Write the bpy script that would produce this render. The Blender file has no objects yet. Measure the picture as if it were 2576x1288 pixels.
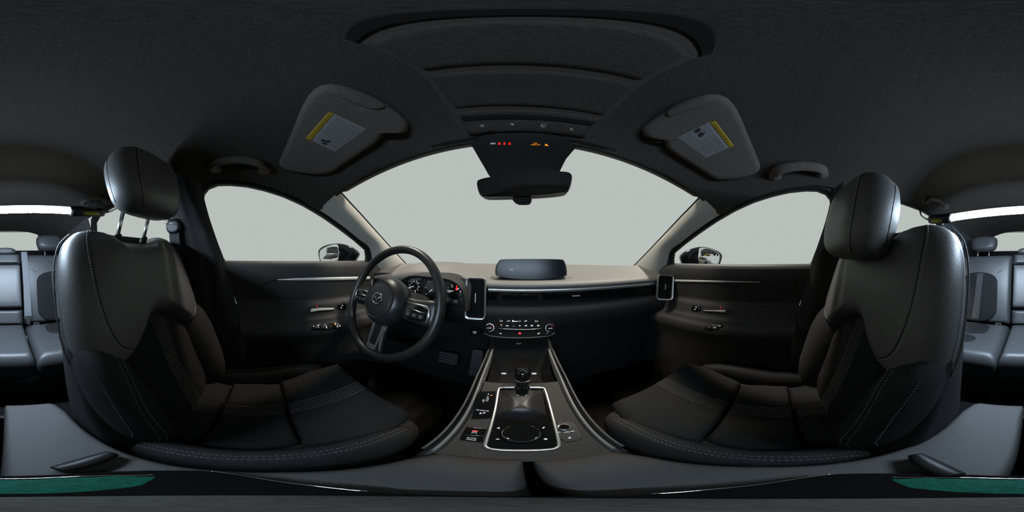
import bpy, bmesh, math, random
from mathutils import Vector, Matrix
from mathutils.bvhtree import BVHTree
random.seed(7)
S = bpy.context.scene
COL = S.collection
PI = math.pi
V = Vector
ZC = 0.85                      # camera height above the cabin floor; shapes are written relative to the camera

# ------------------------------------------------------------------ camera
W_PX, H_PX = 2576.0, 1288.0
YAW, ROLL = math.radians(2.24), math.radians(0.6)
R3 = Matrix.Rotation(YAW, 3, 'Z') @ Matrix.Rotation(PI / 2, 3, 'X') @ Matrix.Rotation(ROLL, 3, 'Z')
cam_d = bpy.data.cameras.new('camera')
cam_d.type = 'PANO'
for holder in (cam_d, getattr(cam_d, 'cycles', None)):
    try:
        holder.panorama_type = 'EQUIRECTANGULAR'
    except Exception:
        pass
cam_d.clip_start = 0.01
cam = bpy.data.objects.new('camera', cam_d)
COL.objects.link(cam)
cam.matrix_world = Matrix.Translation((0, 0, ZC)) @ R3.to_4x4()
S.camera = cam

# ------------------------------------------------------------------ world, exposure
def lin(c):
    return tuple(((x / 255) / 12.92 if x / 255 <= 0.04045 else ((x / 255 + 0.055) / 1.055) ** 2.4) for x in c)
world = bpy.data.worlds.new('overcast')
S.world = world
world.use_nodes = True
wb = world.node_tree.nodes['Background']
wb.inputs[0].default_value = (*lin((187, 194, 190)), 1)
wb.inputs[1].default_value = 1.0
S.view_settings.view_transform = 'Standard'
S.view_settings.look = 'None'
S.view_settings.exposure = 0.0
S.view_settings.gamma = 1.0
S.view_settings.use_curve_mapping = False
try:
    S.cycles.use_denoising = True
    S.cycles.max_bounces = 6
    S.cycles.diffuse_bounces = 3
    S.cycles.adaptive_threshold = 0.05
    S.cycles.transparent_max_bounces = 16
    S.cycles.caustics_reflective = False
    S.cycles.caustics_refractive = False
    S.cycles.sample_clamp_indirect = 4.0
except Exception:
    pass

# workshop ceiling strip lights above the car (light only; their housings are built at the end)
SHOP = [((1.35, 0.85, 2.75), 0.0, 185.0), ((-1.35, 0.85, 2.75), 0.0, 100.0)]
for (lx, ly, lz), rz, watts in SHOP:
    ld = bpy.data.lights.new('strip_light', 'AREA')
    ld.shape = 'RECTANGLE'; ld.size = 0.16; ld.size_y = 0.9
    ld.energy = watts; ld.color = (1.0, 0.93, 0.80)
    lo = bpy.data.objects.new('strip_light', ld)
    COL.objects.link(lo)
    lo.location = (lx, ly, lz + ZC)

# ------------------------------------------------------------------ materials
MATS = {}
def mat(name, col, rough=0.6, metal=0.0, spec=0.5, bump=None, emit=None, coat=0.0, vary=0.0):
    """bump = (kind, scale, strength); col is linear rgb or a grey value"""
    if name in MATS:
        return MATS[name]
    if not isinstance(col, tuple):
        col = (col, col, col)
    m = bpy.data.materials.new(name)
    m.use_nodes = True
    nt = m.node_tree
    b = nt.nodes['Principled BSDF']
    b.inputs['Base Color'].default_value = (*col, 1)
    b.inputs['Roughness'].default_value = rough
    b.inputs['Metallic'].default_value = metal
    b.inputs['Specular IOR Level'].default_value = spec
    b.inputs['Coat Weight'].default_value = coat
    if emit:
        b.inputs['Emission Color'].default_value = (*emit[0], 1)
        b.inputs['Emission Strength'].default_value = emit[1]
    tc = nt.nodes.new('ShaderNodeTexCoord')
    if bump:
        kind, sc, st = bump
        if kind == 'grain':
            t = nt.nodes.new('ShaderNodeTexVoronoi'); t.inputs['Scale'].default_value = sc; out = t.outputs['Distance']
        elif kind == 'weave':
            t = nt.nodes.new('ShaderNodeTexWave'); t.inputs['Scale'].default_value = sc
            t.inputs['Distortion'].default_value = 3.0; out = t.outputs['Fac']
        else:
            t = nt.nodes.new('ShaderNodeTexNoise'); t.inputs['Scale'].default_value = sc
            t.inputs['Detail'].default_value = 3.0; out = t.outputs['Fac']
        nt.links.new(tc.outputs['Object'], t.inputs['Vector'])
        bp = nt.nodes.new('ShaderNodeBump')
        bp.inputs['Strength'].default_value = st
        bp.inputs['Distance'].default_value = 0.001
        nt.links.new(out, bp.inputs['Height'])
        nt.links.new(bp.outputs['Normal'], b.inputs['Normal'])
    if vary:
        n = nt.nodes.new('ShaderNodeTexNoise'); n.inputs['Scale'].default_value = 350.0
        n.inputs['Detail'].default_value = 4.0
        r = nt.nodes.new('ShaderNodeValToRGB')
        r.color_ramp.elements[0].position = 0.35; r.color_ramp.elements[1].position = 0.65
        r.color_ramp.elements[0].color = (*[c * (1 - vary) for c in col], 1)
        r.color_ramp.elements[1].color = (*[c * (1 + vary) for c in col], 1)
        nt.links.new(tc.outputs['Object'], n.inputs['Vector'])
        nt.links.new(n.outputs['Fac'], r.inputs['Fac'])
        nt.links.new(r.outputs['Color'], b.inputs['Base Color'])
    MATS[name] = m
    return m

def glass(name, tint=0.98, gloss=0.012):
    m = bpy.data.materials.new(name); m.use_nodes = True
    nt = m.node_tree; nt.nodes.clear()
    o = nt.nodes.new('ShaderNodeOutputMaterial'); mx = nt.nodes.new('ShaderNodeMixShader')
    t = nt.nodes.new('ShaderNodeBsdfTransparent'); g = nt.nodes.new('ShaderNodeBsdfGlossy')
    t.inputs['Color'].default_value = (tint, tint, tint, 1)
    g.inputs['Roughness'].default_value = 0.02
    mx.inputs[0].default_value = gloss
    nt.links.new(t.outputs[0], mx.inputs[1]); nt.links.new(g.outputs[0], mx.inputs[2])
    nt.links.new(mx.outputs[0], o.inputs[0])
    MATS[name] = m
    return m

HEADLINER = mat('headliner_knit', (0.043, 0.0385, 0.034), 0.95, spec=0.06, bump=('noise', 900, 0.5), vary=0.25)
PILLAR = mat('lit_pillar_trim', (0.42, 0.41, 0.37), 0.8, spec=0.25, bump=('noise', 700, 0.3), vary=0.08)  # same cloth as the headliner, paler because windscreen light is in the colour
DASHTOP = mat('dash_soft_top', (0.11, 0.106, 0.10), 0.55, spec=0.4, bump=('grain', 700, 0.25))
BLACKPL = mat('black_plastic', 0.012, 0.45, spec=0.4, bump=('noise', 800, 0.15))
DARKPL = mat('dark_plastic', 0.014, 0.62, spec=0.28, bump=('noise', 700, 0.2))
GREYPL = mat('grey_plastic', 0.05, 0.65, spec=0.3, bump=('noise', 700, 0.2))
DOORPAD = mat('door_vinyl', (0.027, 0.0265, 0.026), 0.55, spec=0.35, bump=('grain', 600, 0.2))
PIANO = mat('piano_black', 0.004, 0.08, spec=0.5, coat=0.3)
BRIGHT = mat('bright_door_trim', (0.62, 0.61, 0.55), 0.4, metal=0.15)
VENTBLACK = mat('vent_black', 0.004, 0.7, spec=0.1)
SATIN = mat('satin_silver', (0.55, 0.55, 0.53), 0.32, metal=0.9)
CHROME = mat('chrome', (0.8, 0.8, 0.8), 0.1, metal=1.0)
BENCH = mat('bench_leather', (0.041, 0.042, 0.044), 0.42, spec=0.42, bump=('grain', 420, 0.2))
LEATHER = mat('black_leather', (0.074, 0.073, 0.071), 0.48, spec=0.38, bump=('grain', 420, 0.28))
WHEEL = mat('wheel_leather', (0.013, 0.013, 0.0125), 0.36, spec=0.36, bump=('grain', 500, 0.15))
FABRIC = mat('seat_fabric', (0.015, 0.015, 0.0155), 0.9, spec=0.12, bump=('weave', 500, 0.5), vary=0.2)
SIDECLOTH = mat('seat_side_cloth', (0.016, 0.016, 0.0165), 0.8, spec=0.16, bump=('noise', 700, 0.4))
THREAD = mat('grey_thread', (0.22, 0.22, 0.21), 0.8, spec=0.2)
LIGHTTHREAD = mat('light_grey_thread', (0.34, 0.34, 0.33), 0.8, spec=0.2)
CARPET = mat('carpet', 0.008, 1.0, spec=0.05, bump=('noise', 500, 0.8))
RUBBER = mat('black_rubber', 0.006, 0.5, spec=0.35)
BELT = mat('belt_webbing', (0.13, 0.135, 0.15), 0.75, spec=0.2, bump=('weave', 300, 0.4))
REDPL = mat('red_plastic', (0.75, 0.05, 0.03), 0.4)
ARMCLOTH = mat('armrest_vinyl', (0.057, 0.056, 0.055), 0.68, spec=0.2, bump=('grain', 500, 0.35))
CONSOLE = mat('console_panel', (0.034, 0.032, 0.0295), 0.85, spec=0.08, bump=('noise', 900, 0.4), vary=0.2)
STEEL = mat('brushed_steel', (0.5, 0.5, 0.5), 0.25, metal=1.0)
MIRROR = mat('mirror_glass', (0.85, 0.86, 0.87), 0.01, metal=1.0)
DIMMIRROR = mat('dimmed_mirror_glass', (0.30, 0.31, 0.33), 0.015, metal=1.0)
SCREEN = mat('screen_glass', (0.004, 0.006, 0.009), 0.24, spec=0.16)
STICKER = mat('white_sticker', (0.16, 0.165, 0.17), 0.6)
YELLOW = mat('yellow_sticker', (0.26, 0.19, 0.008), 0.6)
INK = mat('black_ink', 0.01, 0.7)
GREEN = mat('green_film', (0.0, 0.050, 0.030), 0.3, vary=0.45)
YGRIP = mat('olive_grip', (0.30, 0.27, 0.02), 0.6)
GREYINK = mat('grey_print', 0.25, 0.6)
HUBGREY = mat('grey_puck', (0.050, 0.047, 0.040), 0.9, spec=0.05, vary=0.2)
CARBLACK = mat('gloss_body_paint', (0.004, 0.005, 0.007), 0.10, spec=0.22)
def glow(name, c, s):
    return mat(name, (0.02, 0.02, 0.02), 0.5, emit=(c, s))
WHITEGLOW = glow('white_backlight', (0.85, 0.9, 1.0), 0.75)
DIMGLOW = glow('dim_backlight', (0.8, 0.85, 0.9), 0.18)
REDGLOW = glow('red_backlight', (1.0, 0.01, 0.005), 1.2)
AMBER = glow('amber_backlight', (1.0, 0.33, 0.01), 1.0)
PINKRED = glow('crimson_backlight', (1.0, 0.02, 0.08), 0.6)
LAMPGLOW = glow('led_tube', (0.64, 0.81, 1.0), 320.0)
LAMPCLEAR = glass('clear_lens', 0.95, 0.05)
PANE = glass('window_glass')

# ------------------------------------------------------------------ pixel rays (camera-relative)
def ray(px, py):
    th = (px / W_PX - 0.5) * 2 * PI
    ph = (0.5 - py / H_PX) * PI
    return R3 @ V((math.sin(th) * math.cos(ph), math.sin(ph), -math.cos(th) * math.cos(ph)))
def at_dh(px, py, dh):
    d = ray(px, py)
    return d * (dh / math.hypot(d.x, d.y))
def at_y(px, py, y):
    d = ray(px, py); return d * (y / d.y)
def at_x(px, py, x):
    d = ray(px, py); return d * (x / d.x)
def at_z(px, py, z):
    d = ray(px, py); return d * (z / d.z)
def at_plane(px, py, p0, n):
    d = ray(px, py); return d * (p0.dot(n) / d.dot(n))

# ------------------------------------------------------------------ mesh helpers
def empty(name, loc, label=None, cat=None, group=None, kind=None):
    o = bpy.data.objects.new(name, None)
    COL.objects.link(o)
    o.location = (loc[0], loc[1], loc[2] + ZC)
    o.empty_display_size = 0.05
    tag(o, label, cat, group, kind)
    return o
def tag(o, label=None, cat=None, group=None, kind=None):
    if label: o['label'] = label
    if cat: o['category'] = cat
    if group: o['group'] = group
    if kind: o['kind'] = kind
    return o
def chain_loc(p):
    v = V((0, 0, 0))
    while p is not None:
        v += V(p.location); p = p.parent
    return v
def finish(name, me, m, parent=None, smooth=True, kind=None, label=None):
    o = bpy.data.objects.new(name, me)
    COL.objects.link(o)
    if m: me.materials.append(m)
    # put the origin at the shape's own centre
    n = len(me.vertices)
    c = V((0, 0, 0))
    if n:
        lo = V((min(v.co[i] for v in me.vertices) for i in range(3)))
        hi = V((max(v.co[i] for v in me.vertices) for i in range(3)))
        c = (lo + hi) / 2
        me.transform(Matrix.Translation(-c))
    wc = c + V((0, 0, ZC))
    if parent is not None:
        o.parent = parent
        o.location = wc - chain_loc(parent)
    else:
        o.location = wc
    if smooth:
        for p in me.polygons: p.use_smooth = True
    if kind: o['kind'] = kind
    if label: o['label'] = label
    return o
def make(name, verts, faces, m, parent=None, smooth=True, sharp=None, **kw):
    me = bpy.data.meshes.new(name)
    me.from_pydata([tuple(v) for v in verts], [], faces)
    me.update()
    bm = bmesh.new(); bm.from_mesh(me)
    bmesh.ops.recalc_face_normals(bm, faces=bm.faces)
    if sharp:
        for e in bm.edges:
            if len(e.link_faces) == 2 and e.calc_face_angle(0) > math.radians(sharp):
                e.smooth = False
    bm.to_mesh(me); bm.free()
    return finish(name, me, m, parent, smooth, **kw)
def world_bvh(o):
    me = o.data
    off = chain_loc(o) - V((0, 0, ZC))
    return BVHTree.FromPolygons([V(v.co) + off for v in me.vertices], [tuple(p.vertices) for p in me.polygons])
def hit(bvh, px, py):
    p, n, i, d = bvh.ray_cast(V((0, 0, 0)), ray(px, py))
    if p is None:
        p, n, i, d = bvh.find_nearest(ray(px, py) * 0.5)
    if n.dot(ray(px, py)) > 0: n = -n
    return p, n

def grid(name, rows, m, parent=None, closed_u=False, thick=0.0, **kw):
    nr, nc = len(rows), len(rows[0])
    verts = [p for r in rows for p in r]
    faces = []
    for i in range(nr - 1):
        for j in range(nc - (0 if closed_u else 1)):
            k = (j + 1) % nc
            faces.append((i * nc + j, i * nc + k, (i + 1) * nc + k, (i + 1) * nc + j))
    o = make(name, verts, faces, m, parent, **kw)
    if thick:
        md = o.modifiers.new('thickness', 'SOLIDIFY'); md.thickness = thick; md.offset = 0
    return o
def rings(name, rs, m, parent=None, cap=True, **kw):
    """closed cross-sections lofted one to the next"""
    n = len(rs[0]); verts = [p for r in rs for p in r]; faces = []
    for i in range(len(rs) - 1):
        for j in range(n):
            k = (j + 1) % n
            faces.append((i * n + j, i * n + k, (i + 1) * n + k, (i + 1) * n + j))
    if cap:
        for base, r in ((0, rs[0]), ((len(rs) - 1) * n, rs[-1])):
            c = V((0, 0, 0))
            for p in r: c += V(p)
            verts.append(c / n); ci = len(verts) - 1
            for j in range(n):
                faces.append((base + j, base + (j + 1) % n, ci))
    return make(name, verts, faces, m, parent, **kw)
def resample(pts, n, closed=True):
    pts = [V(p) for p in pts]
    if closed: pts = pts + [pts[0]]
    L = [0.0]
    for a, b in zip(pts, pts[1:]): L.append(L[-1] + (b - a).length)
    out = []
    for k in range(n):
        s = L[-1] * k / (n if closed else (n - 1))
        i = 0
        while i < len(L) - 2 and L[i + 1] < s: i += 1
        f = (s - L[i]) / max(1e-12, L[i + 1] - L[i])
        out.append(pts[i].lerp(pts[i + 1], min(1, max(0, f))))
    return out
def spline(pts, per=6, closed=False):
    pts = [V(p) for p in pts]; n = len(pts); out = []
    segs = n if closed else n - 1
    for i in range(segs):
        if closed:
            a, b, c, d = pts[i - 1], pts[i], pts[(i + 1) % n], pts[(i + 2) % n]
        else:
            a, b, c, d = pts[max(i - 1, 0)], pts[i], pts[i + 1], pts[min(i + 2, n - 1)]
        for k in range(per):
            t = k / per
            out.append(0.5 * ((2 * b) + (c - a) * t + (2 * a - 5 * b + 4 * c - d) * t * t + (3 * b - a - 3 * c + d) * t ** 3))
    if not closed: out.append(pts[-1])
    return out
def rrect(w, h, r, n=5, cx=0, cy=0):
    r = min(r, w / 2 - 1e-5, h / 2 - 1e-5); out = []
    for sx, sy, a0 in ((1, 1, 0), (-1, 1, 90), (-1, -1, 180), (1, -1, 270)):
        for k in range(n + 1):
            a = math.radians(a0 + 90 * k / n)
            out.append(V((cx + sx * (w / 2 - r) + r * math.cos(a), cy + sy * (h / 2 - r) + r * math.sin(a))))
    return out
def soften(o, cuts=3):
    out = [V(p) for p in o]
    for _ in range(cuts):
        q = []
        for i in range(len(out)):
            a, b = out[i], out[(i + 1) % len(out)]
            q += [a.lerp(b, 0.25), a.lerp(b, 0.75)]
        out = q
    return out
def pillow(name, outline, fmap, hf, hb, m, parent=None, n=64, e=0.35, K=7, dome=0.0, p=2.0, eb=None, **kw):
    """soft pad: outline in (u, v); rises hf on the front and hb on the back with rolled edges"""
    o = resample(outline, n)
    c = V((0, 0))
    for q in o: c += q
    c /= n
    eb = eb or e
    def prof(t, H, ee):
        tau = min(1.0, t / ee)
        return H * (1 - (1 - tau) ** p) ** (1 / p)
    ts = [ee for ee in [e * (1 - math.cos(PI / 2 * k / (K - 2))) for k in range(K - 1)]] + [e + (1 - e) * x for x in (0.25, 0.5, 0.75)]
    verts, faces = [], []
    fr = []
    for t in ts:
        fr.append([fmap(*(c + (q - c) * (1 - t)), prof(t, hf, e) + dome * (1 - (1 - t) ** 2)) for q in o])
    bk = []
    if hb:
        tb = [eb * (1 - math.cos(PI / 2 * k / 4)) for k in range(1, 5)] + [eb + (1 - eb) * 0.5]
        for t in tb:
            bk.append([fmap(*(c + (q - c) * (1 - t)), -prof(t, hb, eb)) for q in o])
    allr = list(reversed(bk)) + fr
    for r in allr: verts += r
    for i in range(len(allr) - 1):
        for j in range(n):
            k = (j + 1) % n
            faces.append((i * n + j, i * n + k, (i + 1) * n + k, (i + 1) * n + j))
    verts.append(fmap(c.x, c.y, hf + dome)); ci = len(verts) - 1
    b0 = (len(allr) - 1) * n
    for j in range(n): faces.append((b0 + j, b0 + (j + 1) % n, ci))
    if hb:
        verts.append(fmap(c.x, c.y, -hb)); ci = len(verts) - 1
        for j in range(n): faces.append((j, (j + 1) % n, ci))
    return make(name, verts, faces, m, parent, **kw)
def plate(name, outline, fmap, h0, h1, m, parent=None, bev=0.0, **kw):
    """flat slab with a small chamfer; outline in (u, v)"""
    o = [V(p) for p in outline]; n = len(o)
    c = V((0, 0))
    for q in o: c += q
    c /= n
    size = max((q - c).length for q in o)
    s = 1 - bev / size
    rs = [[fmap(q.x, q.y, h0) for q in o], [fmap(q.x, q.y, h1 - bev) for q in o]]
    if bev: rs.append([fmap(*(c + (q - c) * s), h1) for q in o])
    return rings(name, rs, m, parent, sharp=25, **kw)
def frame(origin, right, up):
    r = V(right).normalized(); u = V(up); u = (u - r * u.dot(r)).normalized(); n = r.cross(u); o = V(origin)
    return lambda a, b, h=0.0: o + r * a + u * b + n * h
def tube(name, path, r, m, parent=None, seg=10, closed=False, flat=1.0, upv=None, **kw):
    pts = [V(p) for p in path]; n = len(pts); rs = []
    ref = V(upv) if upv else V((0, 0, 1))
    prev = None
    for i in range(n):
        a = pts[i - 1] if (closed or i) else pts[i]
        b = pts[(i + 1) % n] if (closed or i < n - 1) else pts[i]
        t = (b - a).normalized()
        s = t.cross(ref)
        if s.length < 1e-3: s = t.cross(V((0, 1, 0.1)))
        s.normalize()
        if prev is not None and s.dot(prev) < 0: s = -s
        prev = s
        u = s.cross(t)
        rr = r[i] if isinstance(r, (list, tuple)) else r
        rs.append([pts[i] + (s * math.cos(2 * PI * k / seg) + u * math.sin(2 * PI * k / seg) * flat) * rr for k in range(seg)])
    if closed:
        rs.append(rs[0])
        return rings(name, rs, m, parent, cap=False, **kw)
    return rings(name, rs, m, parent, **kw)
def revolve(name, profile, fmap, m, parent=None, seg=32, **kw):
    """profile of (radius, height); fmap(u, v, h)"""
    rs = [[fmap(r * math.cos(2 * PI * k / seg), r * math.sin(2 * PI * k / seg), h) for k in range(seg)] for r, h in profile]
    return rings(name, rs, m, parent, sharp=35, **kw)
def box(name, lo, hi, m, parent=None, bev=0.004, **kw):
    lo, hi = V(lo), V(hi)
    f = frame(((lo.x + hi.x) / 2, (lo.y + hi.y) / 2, 0), (1, 0, 0), (0, 1, 0))
    o = rrect(hi.x - lo.x, hi.y - lo.y, min(bev * 2, (hi.x - lo.x) / 3, (hi.y - lo.y) / 3), 3)
    return plate(name, o, f, lo.z, hi.z, m, parent, bev, **kw)
def text(name, s, size, fmap, m, parent=None, h=0.0006, label=None):
    cu = bpy.data.curves.new('t', 'FONT'); cu.body = s; cu.size = size
    cu.align_x = 'CENTER'; cu.align_y = 'CENTER'; cu.resolution_u = 3
    o = bpy.data.objects.new('t', cu); COL.objects.link(o)
    bpy.context.view_layer.update()
    me = bpy.data.meshes.new_from_object(o.evaluated_get(bpy.context.evaluated_depsgraph_get()))
    bpy.data.objects.remove(o); bpy.data.curves.remove(cu)
    me.name = name
    for v in me.vertices: v.co = fmap(v.co.x, v.co.y, h)
    me.materials.clear()
    return finish(name, me, m, parent, smooth=False, label=label)
def px_frame(surf, px, py):
    """local frame on a surface at a pixel: a along image-right, b along image-up, in pixels"""
    p, n = hit(surf, px, py)
    def f(a, b, h=0.0):
        d = ray(px + a, py - b)
        t = p.dot(n) / d.dot(n)
        return d * t + n * h
    return f
class Flat:
    """a plane that answers the same calls as a surface"""
    def __init__(self, p0, n): self.p, self.n = V(p0), V(n).normalized()
    def ray_cast(self, o, d):
        return d * (self.p.dot(self.n) / d.dot(self.n)), self.n, 0, 0
def decal(name, pts, surf, m, parent=None, off=0.0006, label=None):
    vs = []
    for a, b in pts:
        p, n = hit(surf, a, b); vs.append(p + n * off)
    return make(name, vs, [tuple(range(len(vs)))], m, parent, smooth=False, label=label)
def px_map(surf, base=0.0):
    def f(u, v, h=0.0):
        p, n = hit(surf, u, v)
        return p + n * (h + base)
    return f
def px_patch(name, top, bot, surf, off, m, parent=None, nu=24, nv=10, **kw):
    """panel laid on a surface between two pixel polylines, with rolled edges"""
    a = resample(top, nu, False); b = resample(bot, nu, False)
    rows = []
    for i in range(nv):
        t = i / (nv - 1); r = []
        for j in range(nu):
            s = a[j].lerp(b[j], t)
            p, n = hit(surf, s.x, s.y)
            edge = (i in (0, nv - 1)) or (j in (0, nu - 1))
            r.append(p + n * (0.0 if edge else off))
        rows.append(r)
    # widen: keep edge vertices under the rim, move the first inner ring next to it
    for i in range(nv):
        for j in range(nu):
            ii = min(max(i, 1), nv - 2); jj = min(max(j, 1), nu - 2)
            if (i in (1, nv - 2) or j in (1, nu - 2)) and 0 < i < nv - 1 and 0 < j < nu - 1:
                ei = 0 if i == 1 else (nv - 1 if i == nv - 2 else i)
                ej = 0 if j == 1 else (nu - 1 if j == nu - 2 else j)
                rows[i][j] = rows[i][j].lerp(rows[ei][ej] + (rows[i][j] - rows[i][j].lerp(rows[i][j], 1)), 0.0)
    return grid(name, rows, m, parent, **kw)
def stitches(name, path, bvh, dirv, m, parent, step=0.0070, length=0.0048, r=0.0006, off=0.0005):
    """dashes of thread laid on a surface; path = 3D points above it, dirv = direction down to it"""
    verts, faces = [], []
    lines = path if isinstance(path[0], list) else [path]
    for line in lines:
        L = sum((b - a).length for a, b in zip(line, line[1:]))
        n = max(2, int(L / step) * 4)
        pts = resample(line, n, False)
        surf = []
        for q in pts:
            p, nn, _, _ = bvh.ray_cast(q, dirv)
            if p is None: surf.append(None); continue
            if nn.dot(dirv) > 0: nn = -nn
            surf.append((p, nn))
        i = 0
        while i + 3 < n:
            a, b = surf[i], surf[i + 2]
            if a and b and (a[0] - b[0]).length < step * 2:
                t = (b[0] - a[0]); l = t.length
                if l > 1e-5:
                    t.normalize(); s = t.cross(a[1]).normalized()
                    k = len(verts)
                    for P, nn in (a, b):
                        verts += [P - s * r + nn * 0.0, P + s * r + nn * 0.0, P + nn * (off + r)]
                    faces += [(k, k + 3, k + 5, k + 2), (k + 1, k + 2, k + 5, k + 4), (k, k + 2, k + 1), (k + 3, k + 4, k + 5)]
            i += 4
    if not verts: return None
    return make(name, verts, faces, m, parent, smooth=False, kind='stuff')

XC = 0.012      # the car's centre line seen from the camera
FLOOR = -ZC
#@@SHELL
# ================================================================== the shell
def xs(z):      # side plane above the belt line
    return 0.66 - 0.33 * (z + 0.03)
def side_pt(px, py):    # left-hand side plane
    d = ray(px, py)
    t = 0.6501 / (abs(d.x) + 0.33 * d.z)
    return d * t
def mir(p): return V((2 * XC - p.x, p.y, p.z))

WIN_F_PX = [(567, 657), (552, 640), (543, 612), (528, 570), (513, 530), (508, 505), (511, 487), (522, 473), (545, 464), (575, 463),
            (620, 467), (665, 477), (715, 493), (765, 516), (815, 546), (860, 578), (895, 605), (922, 629), (924, 645), (923, 665), (850, 664), (760, 661), (660, 659)]
WIN_F = [side_pt(*p) for p in WIN_F_PX]
WIN_R = [V((-xs(z), y, z)) for y, z in ((-0.36, 0.0), (-0.365, 0.12), (-0.375, 0.22), (-0.40, 0.262), (-0.45, 0.276), (-0.6, 0.284), (-0.75, 0.279), (-0.88, 0.262),
         (-0.955, 0.225), (-0.985, 0.16), (-0.985, 0.08), (-0.97, 0.02), (-0.85, 0.01), (-0.6, 0.0))]
def loop_band(name, loop, out, inx, m, parent, flip=False):
    """frame around a window opening"""
    n = len(loop); c = V((0, 0, 0))
    for p in loop: c += p
    c /= n
    l2, l3 = [], []
    for i in range(n):
        a, b = loop[i - 1], loop[(i + 1) % n]
        t = V((0, b.y - a.y, b.z - a.z)).normalized()
        nn = V((0, t.z, -t.y))
        if nn.dot(V((0, loop[i].y - c.y, loop[i].z - c.z))) < 0: nn = -nn
        l2.append(loop[i] + nn * out * 0.35 + V((inx * 0.9, 0, 0)))
        l3.append(loop[i] + nn * out + V((inx, 0, 0)))
    back = [p + V((-0.02, 0, 0)) for p in loop]
    rs = [back, loop, l2, l3]
    if flip: rs = [[mir(p) for p in r] for r in rs]
    return rings(name, rs, m, parent, cap=False)
def pane(name, loop, label, mid=None):
    n = len(loop); c = V((0, 0, 0))
    for p in loop: c += p
    c /= n
    o = make(name, list(loop) + [mid or c], [(i, (i + 1) % n, n) for i in range(n)], PANE, None, smooth=False)
    return tag(o, label, 'window', kind='structure')

# floor and end walls
fl = box('floor', (-0.78, -2.0, FLOOR - 0.03), (0.80, 1.05, FLOOR), CARPET, None)
tag(fl, 'black carpeted cabin floor under the seats', 'floor', kind='structure')
fw = grid('wall_front', [[V((-0.78, 1.0, FLOOR)), V((0.80, 1.0, FLOOR))], [V((-0.78, 1.02, -0.08)), V((0.80, 1.02, -0.08))]], CARPET, None, thick=0.02)
tag(fw, 'dark firewall at the front of the footwells', 'wall', kind='structure')

# headliner
E = [V((-0.512, 0.263, 0.235)), side_pt(800, 529), side_pt(750, 502), side_pt(700, 482), side_pt(650, 467), side_pt(600, 458), side_pt(548, 456)]
E = [E[0]] + [p + V((0.022, 0, -0.004)) for p in E[1:]]
E += [V((-0.542, -0.30, 0.274)), V((-0.542, -0.6, 0.284)), V((-0.556, -0.95, 0.268)), V((-0.54, -1.4, 0.2)), V((-0.5, -1.78, 0.15))]
CL = [V(p) for p in ((XC, .385, .335), (XC, .36, .352), (XC, .30, .378), (XC, .22, .402), (XC, .12, .422), (XC, .02, .436), (XC, -.1, .442),
      (XC, -.3, .446), (XC, -.6, .44), (XC, -.95, .42), (XC, -1.4, .36), (XC, -1.78, .275))]
Es, Cs = spline(E, 4), spline(CL, 4)
rows = []
for i, (e, c) in enumerate(zip(Es, Cs)):
    ex = 2.0 + 1.1 * min(1, i / 8)
    r = []
    for k in range(-20, 21):
        s = k / 20
        r.append(V((XC + s * (XC - e.x), c.y + (e.y - c.y) * s * s, c.z + (e.z - c.z) * abs(s) ** ex)))
    rows.append(r)
ceil = grid('ceiling', rows, HEADLINER, None)
tag(ceil, 'dark grey knit headliner curving over the whole cabin', 'ceiling', kind='structure')
CEIL = world_bvh(ceil)
# outer roof skin keeps light out
grid('roof_skin', [[p + V((0, 0, 0.03)) for p in r] for r in rows[1:]], BLACKPL, ceil)
# black band round the windscreen top
hdr = rows[0]
grid('header_seal', [[p + V((0, -0.012, 0.010)) for p in hdr], [p + V((0, 0.001, -0.0005)) for p in hdr], [p + V((0, 0.006, -0.002)) for p in hdr], [p + V((0, 0.03, 0.006)) for p in hdr]], RUBBER, ceil)

# A pillars
WS_PX = [(852, 473), (860, 489), (880, 511), (897, 529), (934, 570), (962, 601), (992, 634), (1024, 668)]
WS_DH = [0.578, 0.592, 0.628, 0.66, 0.74, 0.80, 0.875, 0.95]
WS = [at_dh(x, y, d) for (x, y), d in zip(WS_PX, WS_DH)]
WS[0] = V((-0.512, 0.263, 0.235))
DW = [side_pt(*p) for p in ((800, 530), (822, 544), (845, 560), (868, 577), (900, 603), (926, 624), (934, 664), (944, 720))]
for flip in (False, True):
    rws = []
    for a, b in zip(WS, DW):
        b = b + V((0.012, 0, 0))
        r = []
        for k in range(9):
            t = k / 8
            p = a.lerp(b, t)
            inn = V((-p.x, -p.y * 0.4, 0)).normalized()
            p = p + inn * (0.030 * math.sin(PI * t) ** 0.8)
            r.append(mir(p) if flip else p)
        out = V((-0.02, 0.02, 0.005))
        q0 = a + out
        r = [mir(q0) if flip else q0] + r
        rws.append(r)
    rws = [list(c) for c in zip(*[spline([r[j] for r in rws], 4) for j in range(len(rws[0]))])]
    o = grid('trim_%d' % (2 if flip else 1), rws, PILLAR, None)
    tag(o, ('windscreen pillar cover with light painted into its grey on the passenger side' if flip else 'windscreen pillar cover with light painted into its grey beside the steering wheel'), 'pillar trim', kind='structure')
    # black rubber edge along the screen
    sp = spline([mir(p) if flip else p for p in WS], 4)
    tube('edge_seal', [p + V((0.004 * (1 if flip else -1), 0.006, 0)) for p in sp], 0.005, RUBBER, o, seg=6)

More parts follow.
